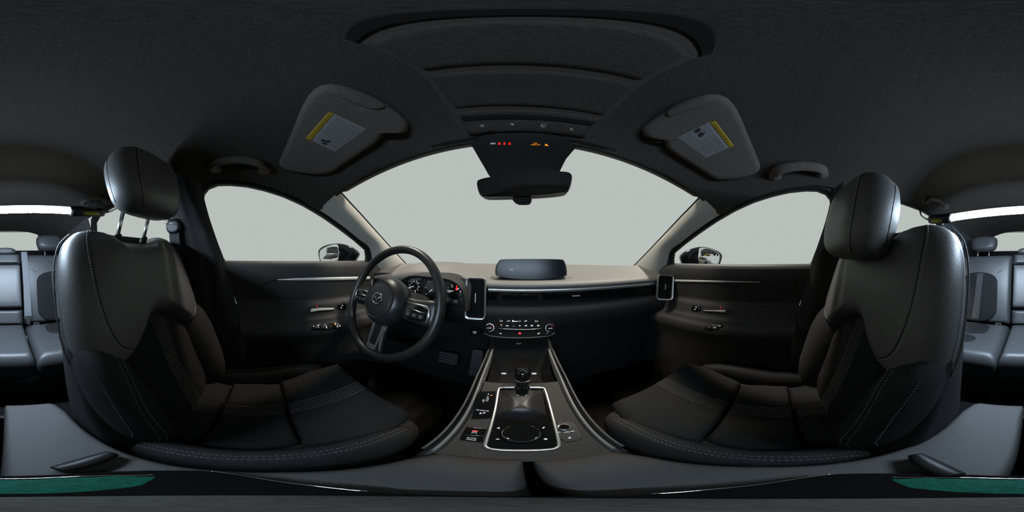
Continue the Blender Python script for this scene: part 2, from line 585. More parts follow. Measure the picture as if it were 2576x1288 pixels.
# windscreen
top = hdr
rws = []
NB = 13
for i in range(NB):
    t = i / (NB - 1)
    L = spline(WS, 4); k = t * (len(L) - 1); kk = int(min(k, len(L) - 2)); a = L[kk].lerp(L[kk + 1], k - kk)
    b = mir(a)
    yc = 0.385 + 0.60 * t; zc = 0.335 - 0.385 * t
    rws.append([V((a.x + (b.x - a.x) * j / 20, a.y + (yc - a.y) * (1 - (j / 10 - 1) ** 2) + 0.012, a.z + (zc - a.z) * (1 - (j / 10 - 1) ** 2))) for j in range(21)])
ws = grid('window_1', rws, PANE, None)
tag(ws, 'wide clear windscreen above the dashboard', 'window', kind='structure')

# side windows, door frames, panels
def door_profile(z):
    pts = [(-0.03, .668), (-0.034, .650), (-0.05, .640), (-0.075, .637), (-.10, .640), (-.13, .648), (-.17, .655), (-.205, .660), (-.212, .650), (-.25, .640), (-.275, .632), (-.29, .600), (-.305, .588), (-.33, .585), (-.36, .60), (-.42, .625), (-.6, .64), (-.80, .65)]
    for (z0, x0), (z1, x1) in zip(pts, pts[1:]):
        if z0 >= z >= z1: return x0 + (x1 - x0) * (z - z0) / (z1 - z0)
    return pts[-1][1] if z < pts[-1][0] else pts[0][1]
ZS = [-0.03, -0.034, -0.04, -0.05, -0.06, -0.075, -0.09, -.10, -.115, -.13, -.15, -.17, -.19, -.205, -.2085, -.212, -.23, -.25, -.262, -.275, -.283, -.29, -.297, -.305, -.317, -.33, -.345, -.36, -.39, -.42, -.5, -.6, -.7, -.80]
DOORS = {}
def belt(y):   # the sill rises a little to the rear
    return -0.010 * (y - 0.5) * 0.6
def front_door(flip):
    sgn = 1 if flip else -1
    name = 'door_%d' % (2 if flip else 1)
    root = empty(name, (XC + sgn * 0.65, 0.15, FLOOR), 'front passenger door with dark padded panel and silver strip' if flip else "driver's door with dark padded panel, silver strip and window switches", 'door', kind='structure')
    rws = []
    for z in ZS:
        r = []
        for k in range(25):
            t = k / 24
            yb = -0.165 + 0.10 * min(1, max(0, -z / 0.35))
            y = 0.70 + (yb - 0.70) * t
            zz = z + belt(y) * max(0, 1 + z / 0.3)
            r.append(V((XC + sgn * (door_profile(z) + 0.012), y, zz)))
        rws.append(r)
    pn = grid('panel', rws, DOORPAD, root)
    loop_band('window_frame', WIN_F, 0.040, 0.012, RUBBER, root, flip)
    loop = [mir(p) if flip else p for p in WIN_F]
    w = pane('window_%d' % (3 if flip else 2), loop, 'front passenger side window' + ' with clear glass' if flip else "clear driver's side window beside the wheel")
    return root, world_bvh(pn)
for flip in (False, True):
    DOORS[flip] = front_door(flip)
    sgn = 1 if flip else -1
    rr = empty('door_%d' % (4 if flip else 3), (XC + sgn * 0.65, -0.65, FLOOR), 'rear door on the passenger side behind the front seat' if flip else 'rear door behind the driver seat', 'door', kind='structure')
    rws = [[V((XC + sgn * (door_profile(z) + 0.01), -0.34 - 0.68 * k / 8, z + 0.03)) for k in range(9)] for z in ZS]
    grid('panel', rws, DOORPAD, rr)
    loop_band('window_frame', WIN_R, 0.040, 0.012, RUBBER, rr, flip)
    pane('window_%d' % (5 if flip else 4), [mir(p) if flip else p for p in WIN_R], 'rear passenger side window seen past the headrest' if flip else 'rear left side window seen under the headrest')
    # B pillar
    prof = [(0.30, -0.218, -0.40, .552), (0.25, -0.214, -0.40, .566), (0.15, -0.20, -0.385, .60), (0.05, -0.175, -0.375, .632), (-0.03, -0.150, -0.37, .652), (-.2, -0.105, -0.37, .655), (-.4, -0.06, -0.37, .65), (-.82, -0.02, -0.37, .65)]
    rws = []
    for z, yf, yr, x in prof:
        r = []
        for k in range(11):
            t = k / 10
            y = yf + (yr - yf) * t
            bul = 0.030 * min(1, t / 0.15) * min(1, (1 - t) / 0.2) - 0.010 * math.exp(-((t - 0.30) / 0.05) ** 2)
            r.append(V((XC + sgn * (x - bul), y, z)))
        rws.append(r)
    rws = [list(c) for c in zip(*[spline([r[j] for r in rws], 4) for j in range(11)])]
    bp = grid('trim_%d' % (4 if flip else 3), rws, DARKPL, None)
    tag(bp, 'dark door pillar cover behind the passenger headrest' if flip else 'dark door pillar cover behind the driver seat', 'pillar trim', kind='structure')
    # quarter panel / C pillar / cargo side
    q = [(-0.80, .64, .64), (-.4, .64, .63), (-.05, .65, .62), (0.02, .64, .60), (.1, .61, .575), (.2, .58, .545), (.30, .548, .50)]
    rws = []
    for z, xa, xb in q:
        rws.append([V((XC + sgn * (xa + (xb - xa) * k / 10), -0.995 - 1.0 * k / 10, z - (0.12 * (k / 10) ** 2 if z > .15 else 0))) for k in range(11)])
    o = grid('wall_right' if flip else 'wall_left', rws, GREYPL, None)
    tag(o, 'grey rear quarter trim beside the back seat on the passenger side' if flip else 'grey rear quarter trim beside the back seat behind the driver', 'wall', kind='structure')

# tailgate with rear window
RW = rrect(0.98, 0.22, 0.05, 5, 0, 0)
ft = frame((XC, -1.86, 0.165), (1, 0, 0), (0, 0.35, 1))
outer = rrect(1.24, 0.5, 0.02, 5, 0, -0.03)
root = empty('wall_rear', (XC, -1.9, FLOOR), 'dark tailgate around the rear window', 'wall', kind='structure')
rings('window_surround', [[ft(p.x, p.y, -0.01) for p in RW], [ft(p.x, p.y, 0.0) for p in RW], [ft(p.x, p.y, 0.01) for p in outer], [V((ft(p.x, p.y).x, -1.98, ft(p.x, p.y).z)) for p in outer]], GREYPL, root, cap=False)
box('lower_panel', (-0.70, -2.0, FLOOR), (0.72, -1.97, 0.03), GREYPL, root)
pane('window_6', [ft(p.x, p.y, 0) for p in RW], 'small rear window between the back seat headrests')
#@@DASH
# ================================================================== dashboard
def yf(x):
    return 0.625 - 0.075 * (abs(x - XC) / 0.60) ** 2.2
def yb(x):
    return 0.985 - 0.36 * (abs(x - XC) / 0.66) ** 2.2
dash = empty('dashboard', (XC, 0.62, FLOOR), 'wide dashboard with lit grey-brown soft top and black lower face', 'dashboard')
XSN = [XC - 0.655 + 1.31 * k / 60 for k in range(61)]
def loft_x(name, prof, m, x0, x1, parent, **kw):
    xsn = [x0 + (x1 - x0) * k / 48 for k in range(49)]
    return grid(name, [[V((x, yf(x) + dy, z)) for x in xsn] for dy, z in prof], m, parent, **kw)
rws = []
def dash_z(x, t):
    z = -0.106 + 0.058 * t ** 0.8
    hump = math.exp(-abs((x + 0.355) / 0.175) ** 4)
    z += hump * 0.050 * math.exp(-((t - 0.30) / 0.38) ** 2)
    return z
for k in range(22):
    t = k / 21
    rws.append([V((x, yf(x) + (yb(x) - yf(x)) * t, dash_z(x, t))) for x in XSN])
rws = [[V((x, yf(x) + 0.004, -0.127)) for x in XSN], [V((x, yf(x) - 0.005, -0.123)) for x in XSN], [V((x, yf(x) - 0.006, -0.116 + (dash_z(x, 0) + .106) * .6)) for x in XSN]] + rws
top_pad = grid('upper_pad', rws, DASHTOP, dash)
TOP = world_bvh(top_pad)
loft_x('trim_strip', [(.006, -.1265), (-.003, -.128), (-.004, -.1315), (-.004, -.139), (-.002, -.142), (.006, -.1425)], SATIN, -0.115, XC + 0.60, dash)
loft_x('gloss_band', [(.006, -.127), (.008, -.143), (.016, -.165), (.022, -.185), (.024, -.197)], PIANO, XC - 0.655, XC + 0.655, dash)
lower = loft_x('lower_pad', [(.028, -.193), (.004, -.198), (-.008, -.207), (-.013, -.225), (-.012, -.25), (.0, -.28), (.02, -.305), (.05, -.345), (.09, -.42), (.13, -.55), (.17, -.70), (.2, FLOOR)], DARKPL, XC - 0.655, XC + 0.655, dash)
LOW = world_bvh(lower)
# release slot of the glove box
decal('glovebox_slot', [(1439, 743), (1459, 742), (1459, 745), (1439, 746)], Flat((0.13, .627, -.16), (0, -1, .2)), GREYINK, dash)
# side ends closing the dash
for s in (-1, 1):
    box('end_cap', (XC + s * 0.68 - 0.022, 0.54, FLOOR), (XC + s * 0.68 + 0.022, 1.0, -0.14), BLACKPL, dash)

def vent(name, fm, w, h, side, parent, lab):
    """tall outlet: satin surround, dark cavity, louvre blades and a tab"""
    o = rrect(w, h, 0.016, 5); i_ = rrect(w - 0.012, h - 0.012, 0.012, 5)
    v = plate(name, i_, fm, -0.02, -0.012, VENTBLACK, parent, label=lab)
    rings('surround', [[fm(p.x, p.y, -0.012) for p in o], [fm(p.x, p.y, 0.002) for p in o], [fm(p.x * .985, p.y * .985, 0.004) for p in o], [fm(p.x, p.y, 0.002) for p in i_], [fm(p.x, p.y, -0.012) for p in i_]], SATIN if side else GREYPL, v, cap=False, sharp=40)
    for k in range(3):
        x = -w / 2 + w * (k + 1) / 4
        f2 = lambda a, b, hh, x=x: fm(x + a, b, -0.004 + hh)
        plate('blade', rrect(0.004, h - 0.02, 0.0015, 2), f2, -0.008, 0.0, VENTBLACK, v)
    plate('tab', rrect(0.003, h * 0.22, 0.001, 2), lambda a, b, hh: fm(a + w * 0.0, b + h * 0.02, 0.001 + hh), -0.004, 0.002, SATIN, v)
    return v
# vent left of the centre stack
p0 = (at_y(1196, 752, 0.585))
fm = frame(p0, (1, 0.10, 0), (0.0, 0.10, 1))
vent('centre_vent', fm, 0.078, 0.165, True, dash, 'tall centre vent with satin edge beside the gauges')
# right end vent, angled inward
a, b = at_dh(1653, 722, 0.775), at_dh(1694, 724, 0.80)
fm = frame((a + b) / 2, b - a, (0.05, 0.15, 1))
vent('side_vent', fm, (b - a).length, 0.125, True, dash, 'tall vent at the passenger end of the dash')
a, b = at_dh(934, 712, 0.83), at_dh(992, 715, 0.80)
fm = frame((a + b) / 2, b - a, (0, 0.15, 1))
vent('side_vent', fm, (b - a).length, 0.115, True, dash, 'tall vent behind the steering wheel')

# centre display
disp = empty('infotainment_display', (0.05, 0.68, -0.10), 'wide black centre touchscreen standing on top of the dash', 'display')
pl = at_y(1336, 677, 0.665)
fd = frame(pl, (1, 0.0, 0), (0, 0.12, 1))
def dpx(pts):     # pixel outline to the display plane
    n = fd(0, 0, 1) - fd(0, 0, 0); r = fd(1, 0, 0) - fd(0, 0, 0); u = fd(0, 1, 0) - fd(0, 0, 0)
    return [V(((q - pl).dot(r), (q - pl).dot(u))) for q in (at_plane(x, y, pl, n) for x, y in pts)]
O = dpx([(1248, 702), (1244, 676), (1254, 655), (1264, 651), (1412, 651), (1421, 655), (1427, 676), (1427, 702)])
O2 = soften(O, 2)
plate('housing', O2, fd, -0.028, 0.0, BLACKPL, disp, 0.004)
plate('screen', [p * 0.955 for p in O2], fd, 0.0, 0.0022, SCREEN, disp, 0.001)
plate('rear_bulge', [V((p.x * 0.8, p.y * 0.9 - .004)) for p in O2], fd, -0.075, -0.028, BLACKPL, disp, 0.01)
d1 = dpx([(1282, 675), (1291, 675), (1291, 681), (1282, 681)])
plate('status_icon', d1, fd, 0.0023, 0.0026, DIMGLOW, disp)
# oval bezel on the dash around the display foot
f0 = frame((pl.x + 0.02, 0.70, -0.098), (1, 0, 0), (0, 1, 0.15))
plate('display_foot', rrect(0.42, 0.10, 0.05, 8), f0, -0.02, 0.008, BLACKPL, disp, 0.006)

# instrument cluster
clus = empty('instrument_cluster', (-0.355, 0.62, -0.15), 'hooded instrument cluster with three round gauges behind the wheel', 'instrument cluster')
cp = V((-0.330, 0.578, -0.140))
fc = frame(cp, (1, 0, 0), (0, 0.25, 1))
plate('face', rrect(0.315, 0.105, 0.03, 5), fc, -0.01, 0.0, BLACKPL, clus)
hood_rows = []
for k in range(9):
    t = k / 8     # back to front
    y = 0.66 - 0.125 * t
    r = []
    for j in range(25):
        a = PI * j / 24
        sx = math.copysign(abs(math.cos(a)) ** 0.55, math.cos(a)) * (0.160 - 0.006 * t); sz = math.sin(a) ** 0.6 * (0.150 - 0.03 * t)
        r.append(V((-0.332 - sx, y, -0.205 + sz + 0.014 * t - 0.012)))
    hood_rows.append(r)
hood_rows.append([p + (V((-0.332, p.y, -0.16)) - p).normalized() * 0.008 + V((0, 0.004, 0)) for p in hood_rows[-1]])
hood_rows.append([p + V((0, 0.07, -0.004)) for p in hood_rows[-1]])
grid('hood', hood_rows, DARKPL, clus)
n_c = fc(0, 0, 1) - fc(0, 0, 0)
CF = Flat(cp + n_c * 0.001, n_c)
def gauge(x, r, nums, a0, a1, needle, lab):
    fg = lambda a, b, h=0.0: fc(x + a, b, h)
    g = revolve('gauge', [(r, 0.0), (r, 0.006), (r * .94, 0.007), (r * .90, 0.002), (0.0005, 0.0015)], fg, GREYPL, clus, label=lab)
    revolve('dial', [(r * .9, 0.0022), (0.0005, 0.0024)], fg, PIANO, g)
    n = len(nums)
    for i, s in enumerate(nums):
        a = math.radians(a0 + (a1 - a0) * i / max(1, n - 1))
        if s:
            text('numeral', s, r * 0.34, lambda u, v, h, a=a: fg(r * .62 * math.cos(a) + u, r * .62 * math.sin(a) + v, h + .003), WHITEGLOW, g)
        c, sn = math.cos(a), math.sin(a)
        plate('tick', [V((-.0006, 0)), V((.0006, 0)), V((.0006, r * .1)), V((-.0006, r * .1))], lambda u, v, h, c=c, sn=sn: fg((r * .78 + v) * c - u * sn, (r * .78 + v) * sn + u * c, h), 0.0028, 0.0034, WHITEGLOW, g)
    for an in needle:
        c, sn = math.cos(math.radians(an[0])), math.sin(math.radians(an[0]))
        plate('needle', [V((-.0014, an[1] * r)), V((.0014, an[1] * r)), V((.0008, an[2] * r)), V((-.0008, an[2] * r))], lambda u, v, h, c=c, sn=sn: fg(v * c - u * sn, v * sn + u * c, h), 0.004, 0.0055, WHITEGLOW, g)
    return g
gauge(-0.096, 0.036, ['0', '1', '2', '3', '4', '5', '6', '7', '8'], 205, -65, [(196, 0.05, 0.85)], 'rev counter with white numerals')
g2 = gauge(0.0, 0.045, ['', '', '', '', '', '', ''], 220, -40, [(222, 0.1, 0.5)], 'dark centre gauge ring')
g3 = gauge(0.096, 0.036, ['H', '', 'C', '', '', '', 'F'], 190, 0, [(178, 0.2, 0.95), (42, 0.3, 0.95)], 'small gauges with red seat belt warning')
f3 = lambda a, b, h=0.0: fc(0.102 + a, 0.012 + b, h)
revolve('warning_head', [(0.0035, 0.004), (0.0035, 0.005), (0.0002, 0.005)], lambda a, b, h: f3(a, b + .009, h), REDGLOW, clus, seg=14)
plate('warning_body', [V((-.0045, -.007)), V((.0045, -.007)), V((.003, .004)), V((-.003, .004))], f3, 0.004, 0.005, REDGLOW, clus)

# climate controls
clim = empty('climate_control_panel', (XC, 0.58, -0.30), 'black climate control panel with two dials and lit Lo readouts', 'control panel')
cA, cB = V((XC, 0.604, -0.205)), V((XC, 0.556, -0.335))
upc = (cA - cB).normalized(); nc_ = V((1, 0, 0)).cross(upc)
cp0 = (cA + cB) / 2
fcl = frame(cp0, (1, 0, 0), upc)
CLP = Flat(cp0 + nc_ * 0.006, nc_)
def to_uv(px, py, surf=CLP, f=fcl, p0=cp0):
    q = hit(surf, px, py)[0]
    r = f(1, 0, 0) - f(0, 0, 0); u = f(0, 1, 0) - f(0, 0, 0)
    return V(((q - p0).dot(r), (q - p0).dot(u)))
O = soften([to_uv(*p) for p in ((1212, 828), (1222, 808), (1248, 796), (1305, 793), (1362, 796), (1392, 808), (1400, 828), (1393, 843), (1360, 849), (1305, 851), (1252, 848), (1222, 843))], 2)
plate('face', O, fcl, -0.02, 0.004, mat('panel_black', 0.004, 0.7, spec=0.08), clim, 0.003)
lo_ = [to_uv(x, y) for x, y in ((1254, 826.5), (1280, 828), (1305, 828.6), (1335, 828.6), (1362, 827))]
tube('divider_bar', [fcl(p.x, p.y, 0.006) for p in lo_], 0.0012, SATIN, clim, seg=8)
lo_ = [to_uv(x, y) for x, y in ((1216, 838), (1235, 846), (1265, 849), (1305, 850.5), (1345, 849), (1380, 846), (1396, 838))]
tube('lower_lip', [fcl(p.x, p.y, 0.004) for p in lo_], 0.0022, GREYPL, clim, seg=8)
for px, py, wd in ((1232, 824, 'AUTO'), (1383, 825, 'SYNC')):
    c = to_uv(px, py)
    fk = lambda a, b, h=0.0, c=c: fcl(c.x + a, c.y + b, h)
    kn = revolve('dial', [(0.0145, 0.004), (0.0145, 0.016), (0.0135, 0.0185), (0.0115, 0.0185), (0.011, 0.017), (0.0003, 0.017)], fk, PIANO, clim)
    revolve('dial_ring', [(0.0158, 0.004), (0.0158, 0.008), (0.0147, 0.008)], fk, STEEL, kn)
    arc = [fk(.0088 * math.cos(a), .0088 * math.sin(a), .0172) for a in [math.radians(20 + 10 * k) for k in range(6)]]
    tube('red_arc', arc, 0.0007, PINKRED, kn, seg=5)
    text('marking', wd, 0.0058, lambda u, v, h, fk=fk: fk(u, v - .0012, h + .0171), WHITEGLOW, kn)
def uvtext(s, px, py, size, m, parent=clim, surf=CLP, f=fcl, p0=cp0, name='marking', h0=0.005):
    c = to_uv(px, py, surf, f, p0)
    return text(name, s, size, lambda u, v, h: f(c.x + u, c.y + v, h + h0), m, parent)
uvtext('Lo', 1261, 807, 0.0115, WHITEGLOW); uvtext('Lo', 1349.5, 807.5, 0.0115, WHITEGLOW)
def shape(pts, m, parent, surf, name='symbol', off=0.0002):
    return decal(name, pts, surf, m, parent, off)
CL2 = Flat(cp0 + nc_ * 0.0048, nc_)
def bar(x0, y0, x1, y1, m=WHITEGLOW, parent=clim, surf=CL2, name='symbol'):
    return shape([(x0, y0), (x1, y0), (x1, y1), (x0, y1)], m, parent, surf, name)
# car outline, fan bar, airflow figure
shape([(1274, 808.5), (1276, 806.6), (1279, 806.4), (1280.5, 805), (1283.4, 806), (1283.4, 808), (1281, 809.4), (1276, 809.4)], DIMGLOW, clim, CL2)
shape([(1288, 809.5), (1288.6, 805.5), (1291, 804.8), (1292.5, 806.6), (1293, 809.5)], WHITEGLOW, clim, CL2)
bar(1293, 807.5, 1301, 809.6)
for k in range(6): bar(1301.6 + k * 1.5, 807.2 - k * .35, 1302.6 + k * 1.5, 809.6, DIMGLOW)
shape([(1319, 809), (1321, 806.5), (1323, 807), (1326, 804.5), (1325, 808), (1322, 808.6), (1320, 810)], WHITEGLOW, clim, CL2)
bar(1259, 815.6, 1263, 817, AMBER)
for cx_, wd, hh in ((1261, 4.4, 2.4), (1276, 8, 2.2), (1292, 4, .9), (1307.6, 4, 2.6), (1323, 6, 3), (1338, 7, 3), (1354, 6, 3.4)):
    shape([(cx_ - wd / 2, 820.6), (cx_ - wd / 3, 820.6 - hh), (cx_ + wd / 3, 820.6 - hh), (cx_ + wd / 2, 820.6)], WHITEGLOW if wd != 4.4 else DIMGLOW, clim, CL2)
shape([(1256, 835.6), (1257.4, 838), (1260, 837.6), (1262, 839), (1261, 840.4), (1257.5, 839.6)], WHITEGLOW, clim, CL2)
shape([(1351.8, 840), (1353, 838.4), (1356, 837), (1358, 836.6), (1357.4, 839), (1354, 841)], WHITEGLOW, clim, CL2)
shape([(1372.6, 839), (1374, 837.6), (1376, 837.9), (1379, 837), (1378.4, 839), (1375, 839.4)], DIMGLOW, clim, CL2)
shape([(1303.4, 840.5), (1307.6, 834.6), (1311.8, 840.5)], REDGLOW, clim, CL2, 'hazard_symbol')
# arc tab below
f5 = Flat((XC, 0.575, -0.35), (0, -1, .5))
tube('pull_tab', [hit(f5, x, y)[0] for x, y in ((1297, 860), (1299, 863), (1302, 864.7), (1306, 865), (1310, 864), (1313.5, 860))], 0.0011, STEEL, clim, seg=6)

# start button left of the dials
sb = Flat((-0.16, 0.60, -0.30), (0, -1, .35))
st = empty('start_button', hit(sb, 1195, 836)[0], 'round black start button left of the climate dials', 'button')
q, n = hit(sb, 1195, 836)
fs = frame(q, (1, 0, 0), (0, .35, 1))
revolve('cap', [(0.017, -0.015), (0.017, 0.003), (0.0155, 0.005), (0.0003, 0.005)], fs, PIANO, st)
text('marking', 'START', 0.0052, lambda u, v, h: fs(u, v + .003, h + .0052), WHITEGLOW, st)
text('marking', 'STOP', 0.0052, lambda u, v, h: fs(u, v - .003, h + .0052), WHITEGLOW, st)
# pedals
for nm, x0, lab in (('brake_pedal', -0.30, 'wide brake pedal in the dark footwell'), ('accelerator_pedal', -0.17, 'narrow accelerator pedal beside the tunnel')):
    e_ = empty(nm, (x0, 0.72, -0.60), lab, 'pedal')
    w_, h_ = (0.10, 0.065) if 'brake' in nm else (0.05, 0.15)
    fp = frame((x0, 0.66, -0.53), (1, 0, 0), (0, 0.5, 1))
    plate('pad', rrect(w_, h_, 0.012), fp, -0.012, 0.0, RUBBER, e_, 0.003)
    for k in range(4): plate('rib', rrect(w_ * .8, 0.005, 0.002, 2), lambda a, b, h, k=k: fp(a, b + (k - 1.5) * h_ * .22, h), 0, 0.003, GREYPL, e_)
    tube('arm', [fp(0, 0, -0.01), V((x0, 0.70, -0.52))], 0.010, BLACKPL, e_, seg=8)
#@@WHEEL
# ================================================================== steering wheel
WC = V((-0.368, 0.357, -0.150))
wheel = empty('steering_wheel', WC, 'black leather steering wheel with round hub and silver spoke trim', 'steering wheel')
tl = math.radians(22)
fwh = frame(WC, (1, 0, 0), (0, math.sin(tl), math.cos(tl)))   # normal points at the driver
RR = 0.182
rim = []
for i in range(72):
    a = 2 * PI * i / 72
    r = []
    for k in range(14):
        b = 2 * PI * k / 14
        rr = RR + 0.0135 * math.cos(b)
        r.append(fwh(rr * math.cos(a), rr * math.sin(a), 0.0165 * math.sin(b)))
    rim.append(r)
rim.append(rim[0])
rings('rim', rim, WHEEL, wheel, cap=False)
hub = pillow('airbag_cover', [V((.082 * math.cos(2 * PI * k / 48), .080 * math.sin(2 * PI * k / 48) - .002)) for k in range(48)], lambda u, v, h: fwh(u, v, h + 0.0), 0.045, 0.05, WHEEL, wheel, e=0.55, n=48, p=2.2)
revolve('hub_groove', [(0.058, 0.0425), (0.0592, 0.0436), (0.0604, 0.042)], fwh, RUBBER, wheel)
# emblem: oval ring with a wing
HB = world_bvh(hub)
def femb(u, v, h=0.0): return fwh(u, v, 0.0455 + h)
em = tube('emblem', [femb(.0205 * math.cos(a), .0165 * math.sin(a), 0.001) for a in [2 * PI * k / 36 for k in range(36)]], 0.0017, CHROME, hub, seg=6, closed=True)
for s in (-1, 1):
    wing = [V((0, -.004)), V((s * .006, .0045)), V((s * .0175, .0085)), V((s * .0172, .0068)), V((s * .008, .0025)), V((s * .0012, -.0055)), V((0, -.0058))]
    plate('emblem_wing', wing, femb, 0.0, 0.0026, CHROME, hub)
# spokes
for s in (-1, 1):
    O = [V((s * .06, .030)), V((s * .11, .026)), V((s * .165, .034)), V((s * .178, .020)), V((s * .178, -.03)), V((s * .165, -.045)), V((s * .11, -.040)), V((s * .06, -.040))]
    sp = pillow('spoke', soften(O, 2), lambda u, v, h: fwh(u, v, h - 0.004), 0.012, 0.012, WHEEL, wheel, n=40, e=.5)
    O = [V((s * .088, .012)), V((s * .150, .010)), V((s * .158, -.002)), V((s * .153, -.033)), V((s * .088, -.033))]
    pod = plate('button_pod', soften(O, 1), lambda u, v, h: fwh(u, v, h + .004), 0, 0.010, PIANO, sp, 0.002)
    tube('spoke_bezel', [fwh(s * .086, .0135, .014), fwh(s * .120, .0128, .015), fwh(s * .150, .0115, .014), fwh(s * .1585, .004, .013), fwh(s * .160, -.010, .012), fwh(s * .157, -.033, .011)], [0.0016, .0018, .0022, .003, .0042, .003], SATIN, sp, seg=8, flat=.7)
    tube('button_bar', [fwh(s * .096, -.004, .0155), fwh(s * .147, -.007, .0155)], 0.0022, STEEL, sp, seg=8)
    for bx in (.100, .120, .140):
        plate('button', rrect(.016, .012, .003, 3), lambda u, v, h, bx=bx: fwh(s * bx + u, -.019 + v, .014 + h), 0, .003, DARKPL, sp, .001)
        plate('button_mark', rrect(.005, .0028, .001, 2), lambda u, v, h, bx=bx: fwh(s * bx + u, -.019 + v, .0171 + h), 0, .0003, DIMGLOW, sp)
O = [V((-.034, -.06)), V((-.030, -.12)), V((-.042, -.172)), V((-.03, -.183)), V((.03, -.183)), V((.042, -.172)), V((.030, -.12)), V((.034, -.06))]
sp = pillow('lower_spoke', soften(O, 2), lambda u, v, h: fwh(u, v, h - 0.006), 0.012, 0.01, WHEEL, wheel, n=40, e=.4)
O = [(-.024, -.085), (-.017, -.085), (-.013, -.150), (.013, -.150), (.017, -.085), (.024, -.085), (.019, -.163), (.012, -.168), (-.012, -.168), (-.019, -.163)]
vv = [fwh(x, y, .0075) for x, y in O] + [fwh(x * 1.03, y, .003) for x, y in O]
n = len(O)
for s in (-1, 1):
    plate('spoke_inlay', [V((s * .026, -.080)), V((s * .018, -.080)), V((s * .013, -.152)), V((s * .012, -.166)), V((s * .020, -.163))], fwh, -.002, .0078, SATIN, sp, .001)
plate('spoke_inlay', [V((-.013, -.150)), V((.013, -.150)), V((.012, -.167)), V((-.012, -.167))], fwh, -.002, .0078, SATIN, sp, .001)
# column and stalks
col = empty('steering_column', (-0.368, 0.50, -0.21), 'black steering column shroud with wiper stalk behind the wheel', 'steering column')
cr = []
for k, (dh_, r_) in enumerate(((-0.03, .05), (-.05, .06), (-.15, .075), (-.24, .08))):
    cr.append([fwh(r_ * math.cos(2 * PI * j / 24), r_ * .85 * math.sin(2 * PI * j / 24) - .005, dh_) for j in range(24)])
rings('shroud', cr, BLACKPL, col)
tip = at_dh(1146, 762, 0.565)
tube('stalk', [fwh(.04, .005, -.07), fwh(.10, .008, -.07), tip + V((-.03, 0, 0.004))], [.008, .0065, .0075], BLACKPL, col, seg=10)
ftip = frame(tip, (0, 1, 0.2), (0, 0, 1))
pillow('stalk_knob', rrect(.020, .022, .009), frame(tip, (1, 0.4, 0), (0, .2, 1)), .008, .012, DARKPL, col, n=32, e=.6)
tube('stalk', [fwh(-.04, .005, -.07), fwh(-.10, .008, -.07), fwh(-.165, .012, -.065)], [.008, .0065, .008], BLACKPL, col, seg=10)
#@@CONSOLE
# ================================================================== centre console
con = empty('centre_console', (XC, 0.2, FLOOR), 'low centre console between the front seats with silver edged shifter panel', 'console')
cF, cR = V((XC, 0.400, -0.402)), V((XC, 0.160, -0.487))
upn = (cF - cR).normalized()
fco = frame(cR, (1, 0, 0), upn)
LCON = (cF - cR).length
n_con = fco(0, 0, 1) - fco(0, 0, 0)
CON = Flat(cR, n_con)
def c_uv(px, py): return to_uv(px, py, CON, fco, cR)
plate('top_panel', [V((-.097, -.005)), V((.097, -.005)), V((.094, LCON + .005)), V((-.094, LCON + .005))], fco, -0.03, 0.0, CONSOLE, con, 0.003)
CO2 = Flat(cR + n_con * 0.0015, n_con)
# body walls
for s in (-1, 1):
    rws = []
    for y, zt in ((.64, -.33), (.55, -.37), (.46, -.395), (.40, -.402), (.30, -.44), (.16, -.487), (.14, -.51), (0, -.518), (-.2, -.518), (-.345, -.518)):
        rws.append([V((XC + s * .094, y, zt - .012)), V((XC + s * .104, y, zt - .004)), V((XC + s * .116, y, zt - .014)), V((XC + s * .118, y, zt - .05)), V((XC + s * .118, y, FLOOR))])
    grid('side_wall', rws, DARKPL, con)
    for off_, r_ in ((.103, .0035), (.117, .0028)):
        pts = [V((XC + s * (off_ - .006), .56, -.366)), V((XC + s * off_, .46, -.392)), V((XC + s * off_, .40, -.400)), V((XC + s * off_, .30, -.436)), V((XC + s * off_, .165, -.484))]
        tube('edge_rail', spline(pts, 5), r_, mat('console_rail', (.10, .098, .092), .55) if off_ < .11 else GREYPL, con, seg=8)
box('rear_wall', (XC - .117, -.352, FLOOR), (XC + .117, -.34, -.525), DARKPL, con)
# tray ahead of the shifter
grid('tray', [[V((XC + x, y, z)) for x in (-.1, 0, .1)] for y, z in ((.405, -.41), (.415, -.462), (.50, -.470), (.535, -.45), (.56, -.36), (.60, -.33))], mat('tray_black', .006, .9, spec=.1), con)
for px in (1267.5, 1343.5):
    TR = Flat((XC, .523, -.455), (0, -1, .7))
    w1, w2 = 6, 4.4
    decal('glowing_patch', [(px - w1, 937.5), (px + w1, 937.5), (px + w2, 949.5), (px - w2, 949.5)], TR, glow('patch_glow', (.8, .88, 1), .62), con, .002)  # small white trapezoids that glow on their own
# chrome frame
O = [c_uv(*p) for p in ((1257, 975), (1312, 974), (1366, 975), (1372, 982), (1384, 1022), (1398, 1075), (1408, 1118), (1402, 1127), (1380, 1131), (1312, 1133), (1245, 1131), (1222, 1126), (1220, 1116), (1237, 1064), (1248, 1020), (1253, 984))]
O = soften(O, 1)
tube('panel_frame', [fco(p.x, p.y, .002) for p in O], .0032, SATIN, con, seg=8, closed=True, upv=tuple(n_con))
plate('gloss_panel', [p for p in O], fco, -.004, .001, PIANO, con)
